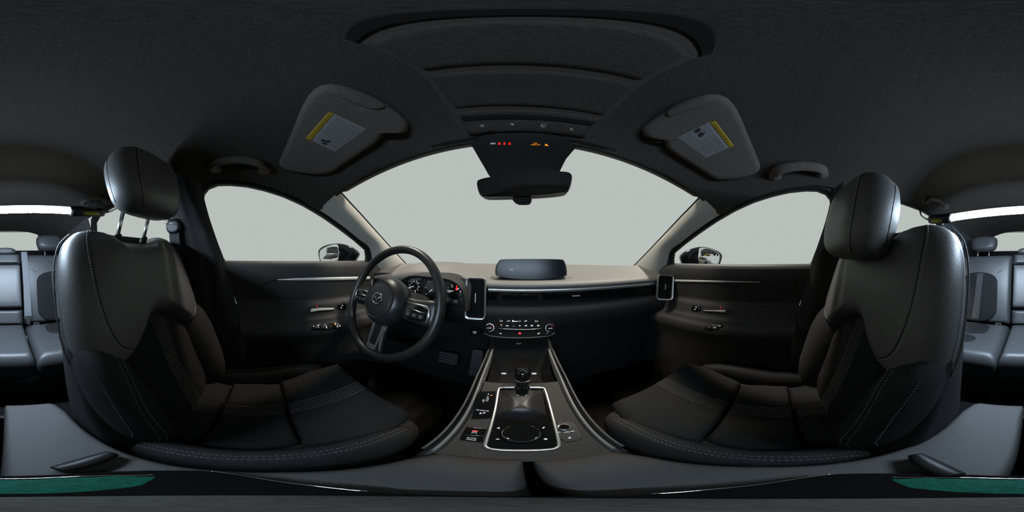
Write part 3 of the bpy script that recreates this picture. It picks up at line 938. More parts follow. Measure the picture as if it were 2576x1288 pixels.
# shifter gate recess edge and boot
gear = empty('gear_selector', fco(0.004, LCON - .08, 0), 'black gear selector with leather boot and chrome collar', 'gear selector')
O = [c_uv(*p) for p in ((1259, 983), (1312, 981), (1364, 983), (1376, 1050), (1312, 1056), (1243, 1050))]
O = resample(O, 40)
bc = V((0, 0))
for p in O: bc += p / 40
kb = at_dh(1313, 990, .385)
def ring_c(px, py, dh, rx, n=40, ph=0.0, pleat=0.0):
    q = at_dh(px, py, dh); return [q + V((rx * math.cos(2 * PI * k / n) * (1 + pleat * math.cos(4 * 2 * PI * k / n)), rx * math.sin(2 * PI * k / n) * (1 + pleat * math.cos(4 * 2 * PI * k / n)), 0)) for k in range(n)]
base = sorted(range(40), key=lambda k: 0)
ang = [math.atan2((O[k] - bc).y, (O[k] - bc).x) for k in range(40)]
kn_base = at_dh(1313, 990, .372)
rs = []
for t, zz, pl_ in ((0, 0, 0), (.08, .004, .02), (.35, .010, .14), (.62, .022, .18), (.85, .038, .10), (1.0, .048, 0.0)):
    r = []
    for k in range(40):
        a = ang[k]
        outp = fco(O[k].x, O[k].y, .002)
        inp = kn_base + V((.017 * math.cos(a), .017 * math.sin(a), 0))
        p = outp.lerp(V((inp.x, inp.y, outp.z)), t)
        w = 1 + pl_ * math.cos(4 * a + .6) - .06 * pl_ * math.cos(9 * a)
        cc = V((kn_base.x, kn_base.y, p.z))
        p = cc + (p - cc) * w
        p.z = outp.z + (kn_base.z - outp.z) * (t ** 1.6)
        r.append(p)
    rs.append(r)
rings('boot', rs, mat('boot_leather', .012, .42, spec=.4), gear)
kt = at_dh(1315, 926, .392)
ax = (kt - kn_base)
fk2 = frame(kn_base, (1, 0, 0), (0, 1, 0.1))
Lk = ax.length
def fkn(u, v, h): return kn_base + V((u, v, 0)) + ax * (h / Lk)
revolve('collar', [(.0165, -.004), (.0172, .0), (.0172, .005), (.0155, .007)], fkn, CHROME, gear)
revolve('knob', [(.0155, .004), (.0175, Lk * .15), (.0190, Lk * .45), (.0198, Lk * .62), (.0207, Lk * .66), (.0210, Lk * .82), (.0195, Lk * .93), (.0135, Lk * .99), (.0004, Lk)], fkn, PIANO, gear)
tube('knob_band', [fkn(.0208 * math.cos(a), .0208 * math.sin(a), Lk * .645) for a in [2 * PI * k / 28 for k in range(28)]], .0005, STEEL, gear, seg=6, closed=True)
# rotary commander
cc_ = c_uv(1311, 1090)
fcm = lambda a, b, h=0.0: fco(cc_.x + a, cc_.y + b, h)
cmd = empty('rotary_controller', fcm(0, 0), 'large black rotary controller with polished rim behind the shifter', 'control dial')
revolve('dial', [(.0275, .0), (.0275, .012), (.026, .015), (.0245, .0145), (.0003, .0145)], fcm, PIANO, cmd, seg=48)
revolve('rim_ring', [(.0285, .0), (.0285, .006), (.0276, .007)], fcm, CHROME, cmd, seg=48)
# markings by the controller
shape([(1249, 1077), (1256, 1074.6), (1258, 1078), (1255, 1078.6)], WHITEGLOW, con, CO2)
shape([(1364, 1077), (1367, 1074), (1371, 1073.6), (1369, 1077), (1365, 1078.4)], WHITEGLOW, con, CO2)
shape([(1246, 1105), (1252, 1103), (1258, 1105.4), (1252, 1105.8)], WHITEGLOW, con, CO2)
shape([(1368, 1104), (1372, 1102), (1377, 1104), (1377, 1106), (1368, 1106)], WHITEGLOW, con, CO2)
# gear indicator block
def gtext(s, px, py, hpx, m, par=con):
    c = c_uv(px, py); c2 = c_uv(px, py - hpx)
    return text('marking', s, (c2 - c).length * 1.25, lambda u, v, h: fco(c.x + u, c.y + v, h + .0046), m, par)
gp = plate('gear_indicator', [c_uv(*p) for p in ((1204, 986), (1247, 984), (1239, 1052), (1186, 1054))], fco, 0, .004, PIANO, con, .001)
for s, px, py in (('P', 1229, 994), ('R', 1227.5, 1000.5), ('N', 1227, 1004.8), ('D', 1225.5, 1009), ('M', 1216.5, 1009), ('–', 1218, 1005), ('+', 1216, 1012.6)):
    gtext(s, px, py, 4.2, WHITEGLOW, gp)
GI = Flat(cR + n_con * .0046, n_con)
shape([(1232.6, 995), (1236.6, 993), (1240, 995)], AMBER, gp, GI, 'gear_pointer')
gtext('Mi-DRIVE', 1214, 1034, 3.6, WHITEGLOW, gp)
shape([(1205, 1041), (1209, 1037), (1213, 1041)], WHITEGLOW, gp, GI)
shape([(1214, 1037.6), (1222, 1037.6), (1218, 1041)], WHITEGLOW, gp, GI)
# parking brake switches
for O_, lab in (([(1174, 1075), (1226, 1079), (1219, 1096), (1164, 1091)], 'brake'), ([(1163, 1093), (1218, 1097), (1214, 1113), (1157, 1106)], 'hold')):
    b_ = plate('switch', [c_uv(*p) for p in O_], fco, 0, .004, PIANO, con, .001)
    tube('switch_edge', [fco(*c_uv(*O_[0]), .0042), fco(*c_uv(*O_[1]), .0042)], .0007, STEEL, b_, seg=5)
    if lab == 'brake':
        shape([(1188, 1082.4), (1203, 1083.4), (1202.4, 1085.6), (1187.6, 1084.6)], REDGLOW, b_, GI, 'brake_light')
        gtext('(P)', 1194, 1088.5, 4.6, WHITEGLOW, b_)
    else:
        gtext('AUTO', 1187, 1102.6, 3.2, WHITEGLOW, b_); gtext('HOLD', 1186, 1106.6, 3.2, WHITEGLOW, b_)
# volume dial plate on the passenger side
O = soften([c_uv(*p) for p in ((1392, 1061), (1440, 1059), (1452, 1072), (1466, 1098), (1455, 1108), (1412, 1114))], 1)
vp = plate('volume_plate', O, fco, 0, .003, BLACKPL, con, .001)
c = c_uv(1418, 1075)
fv = lambda a, b, h=0.0: fco(c.x + a, c.y + b, h)
vd = revolve('volume_dial', [(.0085, .002), (.0085, .010), (.0078, .0115), (.0003, .0115)], fv, PIANO, con)
revolve('volume_ring', [(.0100, .002), (.0100, .006), (.0088, .0065)], fv, STEEL, vd)
gtext('◂/⏻', 1424, 1088, 4.0, WHITEGLOW, vp)
shape([(1400, 1086.6), (1410, 1087), (1410, 1088.2), (1400, 1087.8)], WHITEGLOW, vp, GI)
shape([(1435, 1084.4), (1445, 1083.6), (1445, 1085), (1435, 1085.8)], WHITEGLOW, vp, GI)
star = []
for k in range(10):
    a = PI / 2 + k * PI / 5; r_ = 4.6 if k % 2 == 0 else 2.0
    star.append((1433 + r_ * math.cos(a) * 1.15, 1101.4 - r_ * math.sin(a) * .62))
shape(star, WHITEGLOW, vp, GI, 'star_symbol')

# armrest lids
arm = empty('armrest', (XC, -0.1, -0.50), 'split charcoal armrest with two padded lids under the camera stand', 'armrest')
AZ = -0.462
def lid(s, lab):
    O = [V((s * .0015, .166)), V((s * .090, .168)), V((s * .110, .13)), V((s * .125, .02)), V((s * .128, -.2)), V((s * .126, -.32)), V((s * .112, -.366)), V((s * .0015, -.370))]
    O = resample(O, 90)
    return pillow('lid', O, lambda u, v, h: V((XC + u + (.006 if s > 0 else -.001), v, AZ - .03 + h - (.010 * max(0, (v - .05) / .11)) - (.004 if s > 0 else 0))), .03, .02, ARMCLOTH, arm, n=90, e=.20, p=2.4, label=lab)
lid(-1, 'left padded lid'); lid(1, 'right padded lid')

# camera stand on the armrest
std = empty('camera_stand', (0, -0.03, AZ), 'flat black camera stand base with silver edge and green strip on the armrest', 'camera stand')
SZ = AZ + 0.004
fst = lambda a, b, h=0.0: V((a, b, SZ + h))
left = [(0, .0446), (-.020, .0425), (-.041, .035), (-.066, .022), (-.095, -.009), (-.106, -.037), (-.098, -.058), (-.080, -.082), (-.05, -.098), (0, -.103)]
O = [V(p) for p in left] + [V((-x, y)) for x, y in reversed(left[1:-1])]
O = soften(O, 1)
plate('base', O, fst, 0, .008, PIANO, std, .002)
for s in (-1, 1):
    L = [(s * x, y) for x, y in left[2:6]]
    tube('edge_trim', spline([fst(x * .995, y, .008) for x, y in L], 5), .0011, CHROME, std, seg=6)
O = [V(p) for p in ((-.074, -.060), (-.050, -.050), (.050, -.050), (.074, -.060), (.060, -.078), (.030, -.089), (-.030, -.089), (-.060, -.078))]
plate('green_strip', O, fst, .006, .0086, GREEN, std)
tube('edge_trim', spline([fst(-.078, -.064, .009), fst(-.055, -.0825, .009), fst(-.028, -.0915, .009), fst(.028, -.0915, .009), fst(.055, -.0825, .009), fst(.078, -.064, .009)], 5), .0010, CHROME, std, seg=6)
revolve('hub', [(.041, .008), (.041, .010), (.038, .012), (.0003, .012)], fst, HUBGREY, std, seg=48)
for x, y, a in ((-.064, -.124, .3), (.080, -.108, -.5)):
    ff = frame((x, y, AZ + .0145), (math.cos(a), math.sin(a), 0), (0, 0, 1))
    foot = []
    for k in range(25):
        t = k / 24
        rr = .012 + (.0016 if k % 2 else 0)
        rr *= math.sin(PI * (0.12 + .76 * t)) ** .4
        foot.append([ff((t - .5) * .07, rr * math.cos(2 * PI * j / 16), rr * math.sin(2 * PI * j / 16)) for j in range(16)])
    rings('ribbed_foot', foot, RUBBER, std)
#@@SEATS
# ================================================================== front seats
def seat(name, label, cx, inb, yb_, th, hr, hr_tilt, shift):
    """inb = direction of the inboard side (+1 or -1 in x)"""
    root = empty(name, (cx, yb_, FLOOR), label, 'car seat')
    th = math.radians(th)
    up = V((0, -math.sin(th), math.cos(th))); fw_ = V((0, math.cos(th), math.sin(th)))
    B = V((cx, yb_, -0.535))
    def fb(u, v, h=0.0): return B + V((u, 0, 0)) + up * v + fw_ * (h + 0.42 * u * u)
    Lb = 0.655
    # shell
    O = [V(p) for p in ((-.225, -.07), (.225, -.07), (.238, .05), (.241, .22), (.243, .42), (.235, .55), (.205, .625), (.14, .655), (-.14, .655), (-.205, .625), (-.235, .55), (-.243, .42), (-.241, .22), (-.238, .05))]
    O = soften(O, 2)
    pillow('back_shell', O, lambda u, v, h: fb(u, v, (h if h > 0 else h * (1 + 1.5 * max(0, 1 - max(v, 0) / .45))) - 0.035), 0.030, 0.085, SIDECLOTH, root, e=.18, n=80)
    # side bolsters
    for s in (-1, 1):
        O = [V((s * u, v)) for u, v in ((.115, .0), (.165, -.03), (.205, .02), (.235, .20), (.243, .31), (.235, .38), (.18, .39), (.135, .32), (.115, .2))]
        bo = pillow('bolster', soften(O, 2), lambda u, v, h: fb(u, v, h - 0.03), 0.095, 0.02, SIDECLOTH, root, e=.75, n=64)
        bb = world_bvh(bo)
        for du in (0.0, .012):
            ln = [fb(s * (.168 + du + .012 * math.sin(PI * t / 20)), -.0 + .33 * t / 20, .2) for t in range(21)]
            stitches('seam_stitching', ln, bb, -fw_, THREAD, bo)
        ln = [fb(s * (.207 + .022 * t / 20), .07 + .25 * t / 20, .2) for t in range(21)]
        stitches('seam_stitching', ln, bb, -fw_, THREAD, bo)
    # centre insert
    O = [V(p) for p in ((-.125, .0), (.125, .0), (.135, .2), (.142, .29), (.11, .365), (.05, .392), (-.05, .392), (-.11, .365), (-.142, .29), (-.135, .2))]
    ins = pillow('insert', soften(O, 2), lambda u, v, h: fb(u, v, h - 0.02), 0.045, 0.01, FABRIC, root, e=.3, n=64)
    ib = world_bvh(ins)
    stitches('stripe_stitching', [[fb(x, .03 + .355 * t / 20, .2) for t in range(21)] for x in (-.020, -.010, 0, .010, .020)], ib, -fw_, THREAD, ins, step=.0055, length=.004, r=.0011)
    # shoulder leather
    O = [V(p) for p in ((-.05, .372), (0, .380), (.05, .372), (.10, .345), (.145, .298), (.185, .268), (.225, .280), (.248, .36), (.246, .52), (.226, .60), (.185, .645), (.12, .648), (.095, .628), (.07, .618), (-.07, .618), (-.095, .628), (-.12, .648), (-.185, .645), (-.226, .60), (-.246, .52), (-.248, .36), (-.225, .280), (-.185, .268), (-.145, .298), (-.10, .345))]
    sh = pillow('shoulder_panel', soften(O, 2), lambda u, v, h: fb(u, v, h - 0.045), 0.105, 0.05, LEATHER, root, e=.55, n=110, p=2.3, K=9)
    sb_ = world_bvh(sh)
    for s in (-1, 1):
        ln = spline([fb(s * u, v, .3) for u, v in ((.150, .640), (.178, .60), (.190, .53), (.190, .43), (.172, .35), (.13, .318))], 6)
        stitches('seam_stitching', ln, sb_, -fw_, LIGHTTHREAD, sh, r=.0009, off=.0009)
        tube('seam_groove', [p for p in (sb_.ray_cast(q + V((-s * .006, 0, 0)), -fw_)[0] for q in ln) if p], .0014, RUBBER, sh, seg=5)
    ln = spline([fb(u, v, .3) for u, v in ((-.10, .625), (-.085, .604), (0, .597), (.085, .604), (.10, .625))], 6)
    tube('notch_piping', [p for p in (sb_.ray_cast(q, -fw_)[0] for q in ln) if p], .0018, LEATHER, sh, seg=6)
    # piping along the back edge of the leather, inboard and outboard
    for s in (-1, 1):
        ln = spline([fb(s * u, v, -.046) for u, v in ((.186, .648), (.229, .603), (.250, .52), (.252, .38), (.236, .282))], 5)
        tube('edge_piping', ln, .0022, LEATHER, sh, seg=6)
    # headrest
    hy, hz = hr
    tt = math.radians(hr_tilt)
    fh = frame((cx, hy, hz), (1, 0, 0), (0, -math.sin(tt), math.cos(tt)))
    O = [V(p) for p in ((-.078, -.108), (.078, -.108), (.114, -.088), (.133, -.02), (.130, .047), (.104, .096), (.057, .118), (-.057, .118), (-.104, .096), (-.130, .047), (-.133, -.02), (-.114, -.088))]
    # n = right x up points back (-y)?  front is the negative side
    sg = 1 if (fh(0, 0, 1) - fh(0, 0, 0)).y > 0 else -1
    hd = pillow('headrest', soften(O, 2), lambda u, v, h: fh(u, v, sg * (h + .20 * abs(u) ** 2)), 0.062, 0.062, LEATHER, root, e=.62, n=72, p=2.4, K=9)
    hb_ = world_bvh(hd)
    fwd = (fh(0, 0, sg) - fh(0, 0, 0))
    for s in (-1, 1):
        ln = spline([fh(s * u, v, sg * .2) for u, v in ((.060, .105), (.080, .05), (.086, -.02), (.078, -.075), (.060, -.10))], 6)
        stitches('seam_stitching', ln, hb_, -fwd, LIGHTTHREAD, hd, r=.0009, off=.0009)
        ln = [q + V((s * .005, 0, 0)) for q in ln]
        tube('seam_groove', [p for p in (hb_.ray_cast(q, -fwd)[0] for q in ln) if p], .0013, RUBBER, hd, seg=5)
        ln = spline([fh(s * .3, v, sg * w) for v, w in ((.07, -.012), (.0, -.006), (-.08, -.016))], 5)
        tube('seam_groove', [p for p in (hb_.ray_cast(q, V((-s, 0, 0)))[0] for q in ln) if p], .0013, RUBBER, hd, seg=5)
    for s in (-1, 1):
        a = fh(s * .055, -.075, -sg * .045); b = fb(s * .058, .605, .0)
        tube('headrest_post', [a, b], .0062, STEEL, root, seg=10)
        revolve('post_guide', [(.014, -.01), (.014, .006), (.010, .010), (.0064, .010)], frame(b + (a - b).normalized() * .022, (1, 0, 0), fw_) if False else (lambda a_, b_, h, b=b, a=a: b + (a - b).normalized() * (.02 + h) + V((a_, 0, 0)) + fw_ * b_), BLACKPL, root, seg=16)
    # cushion
    y0 = shift
    def zc(v): return -0.535 + 0.17 * max(0, v + .02) + .10 * max(0, v - .12)
    def fcu(u, v, h=0.0): return V((cx + u, y0 + v, zc(v) + h))
    O = [V(p) for p in ((-.19, -.24), (.19, -.24), (.222, -.15), (.228, .05), (.222, .20), (.205, .262), (.15, .282), (-.15, .282), (-.205, .262), (-.222, .20), (-.228, .05), (-.222, -.15))]
    pillow('cushion_base', soften(O, 2), lambda u, v, h: fcu(u, v, h - .045), .035, .13, SIDECLOTH, root, e=.2, n=80)
    for s in (-1, 1):
        O = [V((s * u, v)) for u, v in ((.155, -.20), (.20, -.22), (.225, -.15), (.232, .05), (.224, .20), (.205, .262), (.165, .255), (.158, .10))]
        bo = pillow('cushion_bolster', soften(O, 2), lambda u, v, h: fcu(u, v, h - .04 - .12 * max(0, v - .15)), .095, .03, SIDECLOTH, root, e=.85, n=64)
        bb = world_bvh(bo)
        for du in (0, .009):
            stitches('seam_stitching', [fcu(s * (.198 + du - .012 * (t / 20) ** 4), -.17 + .40 * t / 20, .3) for t in range(21)], bb, V((0, 0, -1)), THREAD, bo)
    cuts = (-.235, -.075, .075, .285)
    for a, b in zip(cuts, cuts[1:]):
        w = .162 if b < .2 else .185
        O = [V((-.158, a)), V((.158, a)), V((w, (a + b) / 2)), V((w - .02, b)), V((-w + .02, b)), V((-w, (a + b) / 2))]
        O = resample(O, 60)
        pad = pillow('cushion_insert', O, lambda u, v, h: fcu(u, v, h - .02), .038, .01, FABRIC, root, e=.16, n=60)
        pb = world_bvh(pad)
        stitches('stripe_stitching', [[fcu(x, a + .008 + (b - a - .016) * t / 10, .3) for t in range(11)] for x in (-.020, -.010, 0, .010, .020)], pb, V((0, 0, -1)), THREAD, pad, step=.0055, r=.0011)
    # rails under the cushion
    for s in (-1, 1):
        box('seat_rail', (cx + s * .17 - .02, y0 - .22, FLOOR), (cx + s * .17 + .02, y0 + .24, FLOOR + .05), GREYPL, root)
        box('rail_leg', (cx + s * .17 - .012, y0 - .18, FLOOR + .04), (cx + s * .17 + .012, y0 + .18, zc(-.1) - .14), BLACKPL, root)
    # seat side shield
    box('side_shield', (cx - inb * .232 - .012, y0 - .22, -.72), (cx - inb * .232 + .012, y0 + .2, -.60), DARKPL, root)
    return root
seat('driver_seat', 'black leather and fabric driver seat with raised headrest', -0.360, 1, -0.165, 21, (-0.312, 0.216), 9, -0.02)
seat('passenger_seat', 'black leather and fabric passenger seat with lowered headrest', 0.372, -1, -0.125, 18, (-0.210, 0.100), 12, 0.03)
#@@REAR
# ================================================================== rear bench
bench = empty('rear_bench', (XC, -1.0, FLOOR), 'black leather rear bench seat lit by the work light', 'bench seat')
th = math.radians(22)
upb = V((0, -math.sin(th), math.cos(th))); fwb = V((0, math.cos(th), math.sin(th)))
BB = V((XC, -1.10, -0.475))
def fbb(u, v, h=0.0): return BB + V((u, 0, 0)) + upb * v + fwb * h
def fbc(u, v, h=0.0): return V((XC + u, -1.08 + v, -0.505 + .03 * v + h))
box('bench_frame', (XC - .62, -1.30, FLOOR), (XC + .62, -.72, -.60), BLACKPL, bench)
for s in (-1, 1):
    O = [V((s * u, v)) for u, v in ((.132, -.02), (.62, -.02), (.63, .2), (.62, .46), (.56, .525), (.132, .53))]
    bk = pillow('back_section', resample(O, 90), lambda u, v, h: fbb(u, v, h - .05), .06, .08, BENCH, bench, e=.14, n=90)
    O = [V((s * u, v)) for u, v in ((.225, -.015), (.54, -.015), (.535, .20), (.52, .375), (.24, .375), (.228, .2))]
    O = soften(O, 2)
    ins = pillow('back_insert', resample(O, 70), lambda u, v, h: fbb(u, v, h), .022, .01, FABRIC, bench, e=.10, n=70)
    ib = world_bvh(ins)
    stitches('stripe_stitching', [[fbb(s * (.375 + x), .01 + .35 * t / 20, .3) for t in range(21)] for x in (-.020, -.010, 0, .010, .020)], ib, -fwb, THREAD, ins, step=.0045, r=.0022, off=.001)
    # seams from the insert's upper corners
    kb_ = world_bvh(bk)
    for path in (((.24, .37), (.20, .40), (.135, .41)), ((.52, .37), (.57, .40), (.62, .42))):
        tube('seam_groove', [p for p in (kb_.ray_cast(fbb(s * u, v, .2), -fwb)[0] for u, v in path) if p], .002, RUBBER, bk, seg=5)
    O = [V((s * u, v)) for u, v in ((.132, -.03), (.63, -.03), (.635, .25), (.60, .40), (.50, .435), (.132, .43))]
    cu = pillow('cushion_section', resample(O, 90), lambda u, v, h: fbc(u, v, h - .05), .065, .12, BENCH, bench, e=.22, n=90)
    O = soften([V((s * u, v)) for u, v in ((.26, .0), (.52, .0), (.54, .12), (.52, .20), (.26, .20), (.235, .12))], 2)
    pillow('cushion_insert', resample(O, 60), lambda u, v, h: fbc(u, v, h + .004), .014, .01, FABRIC, bench, e=.12, n=60)
    O = soften([V((s * u, v)) for u, v in ((.27, .205), (.51, .205), (.53, .33), (.27, .33))], 2)
    pillow('cushion_insert', resample(O, 60), lambda u, v, h: fbc(u, v, h + .004), .012, .01, FABRIC, bench, e=.12, n=60)
    cb_ = world_bvh(cu)
    stitches('stripe_stitching', [[fbc(s * (.375 + x), .01 + .06 * t / 20, .3) for t in range(21)] for x in (-.018, -.009, 0, .009, .018)], world_bvh(bench.children[-2]), V((0, 0, -1)), THREAD, cu, step=.0045, r=.0018, off=.001)
    # headrest
    fh = frame(fbb(s * .385, .60, -.03), (1, 0, 0), (0, -.3, 1))
    O = soften([V(p) for p in ((-.10, -.07), (.10, -.07), (.125, .0), (.11, .075), (-.11, .075), (-.125, .0))], 2)
    sg = 1 if (fh(0, 0, 1) - fh(0, 0, 0)).y > 0 else -1
    pillow('headrest', resample(O, 60), lambda u, v, h: fh(u, v + .035, sg * h), .05, .04, BENCH, bench, e=.5, n=60)
    for d in (-.05, .05):
        tube('headrest_post', [fh(d, -.10, 0), fh(d, 0, 0)], .006, STEEL, bench, seg=8)
    # child-seat anchor covers
    for u in (.205, .46):
        fa = frame(fbb(s * u, -.035, .035), (1, 0, 0), (0, -.5, 1))
        O, I_ = rrect(.040, .052, .008, 3), rrect(.030, .040, .005, 3)
        an = plate('anchor_socket', I_, lambda a, b, h: fa(a, b, -h if (fa(0, 0, 1) - fa(0, 0, 0)).y < 0 else h), -.01, -.004, INK, bench)
        k_ = -1 if (fa(0, 0, 1) - fa(0, 0, 0)).y < 0 else 1
        rings('socket_frame', [[fa(p.x, p.y, -.01 * k_) for p in O], [fa(p.x, p.y, .003 * k_) for p in O], [fa(p.x, p.y, .003 * k_) for p in I_], [fa(p.x, p.y, -.008 * k_) for p in I_]], STEEL if u < .3 else GREYPL, an, cap=False, sharp=30)
        revolve('anchor_pin', [(.004, 0), (.004, .006), (.0003, .007)], lambda a, b, h: fa(a, b - .006, k_ * h), STEEL, an, seg=10)
# centre back: fold-down armrest and lower roll
O = resample([V(p) for p in ((-.122, .10), (.122, .10), (.122, .44), (-.122, .44))], 60)
pillow('fold_armrest', O, lambda u, v, h: fbb(u, v, h - .04), .075, .05, mat('sheen_panel_leather', (.062, .063, .066), .42, spec=.45, bump=('grain', 420, .2)), bench, e=.14, n=60, label='plain centre armrest panel with sheen painted into its colour')  # bench leather made paler here, with the panel's sheen in the colour
O = resample([V(p) for p in ((-.125, -.02), (.125, -.02), (.125, .092), (-.125, .092))], 48)
pillow('centre_roll', O, lambda u, v, h: fbb(u, v, h - .045), .07, .05, BENCH, bench, e=.3, n=48)
O = resample([V(p) for p in ((-.125, .448), (.125, .448), (.125, .53), (-.125, .53))], 48)
pillow('centre_top', O, lambda u, v, h: fbb(u, v, h - .05), .06, .06, BENCH, bench, e=.3, n=48)
O = resample([V(p) for p in ((-.125, -.03), (.125, -.03), (.125, .425), (-.125, .425))], 60)
pillow('centre_cushion', O, lambda u, v, h: fbc(u, v, h - .045), .065, .12, BENCH, bench, e=.2, n=60)
O = soften([V(p) for p in ((-.10, -.03), (.10, -.03), (.09, .03), (-.09, .03))], 2)
fh = frame(fbb(0, .56, -.03), (1, 0, 0), (0, -.3, 1))
sg = 1 if (fh(0, 0, 1) - fh(0, 0, 0)).y > 0 else -1
pillow('headrest', resample(O, 40), lambda u, v, h: fh(u, v, sg * h), .045, .035, BENCH, bench, e=.5, n=40, label='low centre headrest')
# parcel floor behind the bench
box('cargo_cover', (XC - .60, -1.95, -.06), (XC + .60, -1.34, -.04), GREYPL, bench)

def strap(name, pts, w, m, parent, t=.0014, side=None):
    pts = [V(p) for p in pts]; rs = []
    for i, p in enumerate(pts):
        a = pts[max(i - 1, 0)]; b = pts[min(i + 1, len(pts) - 1)]
        tg = (b - a).normalized()
        s = V(side) if side else V((1, 0, 0))
        s = (s - tg * s.dot(tg)).normalized(); n = tg.cross(s)
        rs.append([p - s * w / 2 - n * t, p + s * w / 2 - n * t, p + s * w / 2 + n * t, p - s * w / 2 + n * t])
    return rings(name, rs, m, parent, sharp=30)
# centre belt
cb = empty('centre_seat_belt', fbb(-.150, 0, .05), 'grey rear seat belt strap hanging left of the fold-down armrest', 'seat belt')
def B2(px, py, dh): return at_dh(px, py, dh)
st_ = [fbb(-.150, .53, .035), fbb(-.152, .40, .042), fbb(-.154, .25, .042), fbb(-.153, .12, .042), fbb(-.150, .03, .05)]
sb2 = strap('webbing', st_, .046, BELT, cb)
for dx in (-.015, -.005, .005, .015):
    tube('webbing_rib', [p + V((dx, .0022, .001)) for p in st_], .0009, THREAD, sb2, seg=4)
fl_ = frame(fbb(-.150, .03, .056), (1, 0, 0), (0, -.4, 1))
k_ = 1 if (fl_(0, 0, 1) - fl_(0, 0, 0)).y > 0 else -1
plate('latch_plate', soften([V((-.032, .012)), V((.032, .012)), V((.028, -.006)), V((.012, -.012)), (V((.012, -.05))), V((-.012, -.05)), V((-.012, -.012)), V((-.028, -.006))], 1), lambda a, b, h: fl_(a, b, k_ * h), -.003, .003, DARKPL, cb, .001)
def buckle(loc, aim, lab):
    loc = V(loc); aim = V(aim).normalized()
    r_ = empty('belt_buckle', loc, lab, 'belt buckle', 'rear belt buckles on the bench')
    side = aim.cross(V((0, 0, 1))).normalized(); nn = side.cross(aim)
    f = lambda a, b, h=0.0: loc + side * a + nn * b + aim * h
    rings('body', [[f(p.x, p.y, h) for p in rrect(.026 * s_, .018 * s_, .005, 3)] for h, s_ in ((-.02, .5), (-.005, .9), (.03, 1.05), (.060, 1.0))], RUBBER, r_, sharp=40)
    plate('release_button', rrect(.022, .014, .004, 3), f, .058, .066, REDPL, r_, .002)
    return r_
buckle(at_dh(66, 852, 0.97), (.15, .35, -.45), 'black belt buckle with red button below the hanging strap')
buckle(at_dh(2518, 860, 0.96), (-.1, .5, -.25), 'black belt buckle with red button next to the anchor socket on the passenger side')
buckle(at_dh(2556, 858, 0.99), (-.9, .25, .25), 'black belt buckle lying sideways with red button at the bench centre')
buckle(at_dh(-8, 852, 0.97), (-.7, .45, -.1), 'black belt buckle with red button at the middle of the bench cushion')
# outer rear belt on the passenger side
ob = empty('rear_seat_belt', (0.60, -1.2, -0.05), 'pale grey rear seat belt strap by the quarter trim on the passenger side', 'seat belt')
strap('webbing', [at_dh(2420, 606, 1.42), at_dh(2412, 640, 1.36), at_dh(2401, 680, 1.30), at_dh(2387, 722, 1.22)], .046, BELT, ob)
pq = at_dh(2387, 724, 1.22)
box('tongue', (pq.x - .03, pq.y - .008, pq.z - .014), (pq.x + .03, pq.y + .008, pq.z + .006), DARKPL, ob)
# front belts at the B pillars
for flip in (False, True):
    s = 1 if flip else -1
    r_ = empty('front_seat_belt', (XC + s * .60, -.30, .1), 'passenger seat belt hanging from the pillar behind the headrest' if flip else 'driver seat belt with adjuster hanging from the door pillar', 'seat belt')
    c = V((XC + s * .575, -.335, .112))
    ff = frame(c, (0, -1, 0), (0, 0, 1))
    kk = -s if (ff(0, 0, 1) - ff(0, 0, 0)).x > 0 else s
    kk = 1 if ((ff(0, 0, 1) - ff(0, 0, 0)).x > 0) == (s < 0) else -1
    pillow('anchor_cover', soften([V((-.035, -.03)), V((.035, -.03)), V((.04, .03)), V((-.03, .035))], 2), lambda a, b, h: ff(a, b, kk * h), .016, .03, RUBBER, r_, n=36, e=.35)
    for k in range(3):
        tube('cover_line', [ff(-.035, .004 + .011 * k, kk * .021), ff(.0, .010 + .011 * k, kk * .025), ff(.035, .014 + .011 * k, kk * .021)], .0012, STEEL if k != 1 else GREYPL, r_, seg=5)
    strap('webbing', [c + V((-s * .006, 0, -.02)), V((XC + s * .612, -.345, -.1)), V((XC + s * .617, -.345, -.4)), V((XC + s * .617, -.345, -.7))], .046, mat('dark_webbing', .02, .8), r_, side=(0, 1, 0))
#@@UPPER
# ================================================================== things on the roof
# overhead console
oc = empty('overhead_console', (XC, .3, .37), 'dark overhead console panel with map light switches above the mirror', 'overhead console')
LE = [(862, 96), (955, 128), (1050, 182), (1115, 262), (1166, 345)]
RE = [(1798, 130), (1712, 162), (1625, 207), (1545, 283), (1478, 351)]
def lerp2(L, t):
    k = t * (len(L) - 1); i = int(min(k, len(L) - 2)); f = k - i
    return (L[i][0] + (L[i + 1][0] - L[i][0]) * f, L[i][1] + (L[i + 1][1] - L[i][1]) * f)
def to_ceiling(px, py, off):
    p, n = hit(CEIL, px, py)
    return p + n * off
def roof_panel(name, L, Rr, arcs, off, m, parent, nu=30, lip=0.006, label=None):
    """panel between left and right 3D edges; arcs = bow toward the front at each end"""
    a0, a1 = to_ceiling(*L[0], 0), to_ceiling(*Rr[0], 0)
    rows_ = []
    NV = 14
    Lp = resample([to_ceiling(*q, 0) for q in L], NV, False); Rp = resample([to_ceiling(*q, 0) for q in Rr], NV, False)
    for i in range(NV):
        t = i / (NV - 1); r = []
        for j in range(nu):
            s = j / (nu - 1)
            p = Lp[i].lerp(Rp[i], s)
            bow = (arcs[0] * (1 - t) + arcs[1] * t) * (1 - (2 * s - 1) ** 2)
            p = p + V((0, bow, 0))
            q, n, _, _ = CEIL.ray_cast(V((p.x, p.y, -.2)), V((0, 0, 1)))
            if q is None: q, n = p, V((0, 0, -1))
            if n.z > 0: n = -n
            e_ = min(1.0, min(i, NV - 1 - i) * .8, min(j, nu - 1 - j) * .7)
            r.append(q + n * (off * (0.15 if e_ == 0 else 1)))
        rows_.append(r)
    return grid(name, rows_, m, parent, label=label)
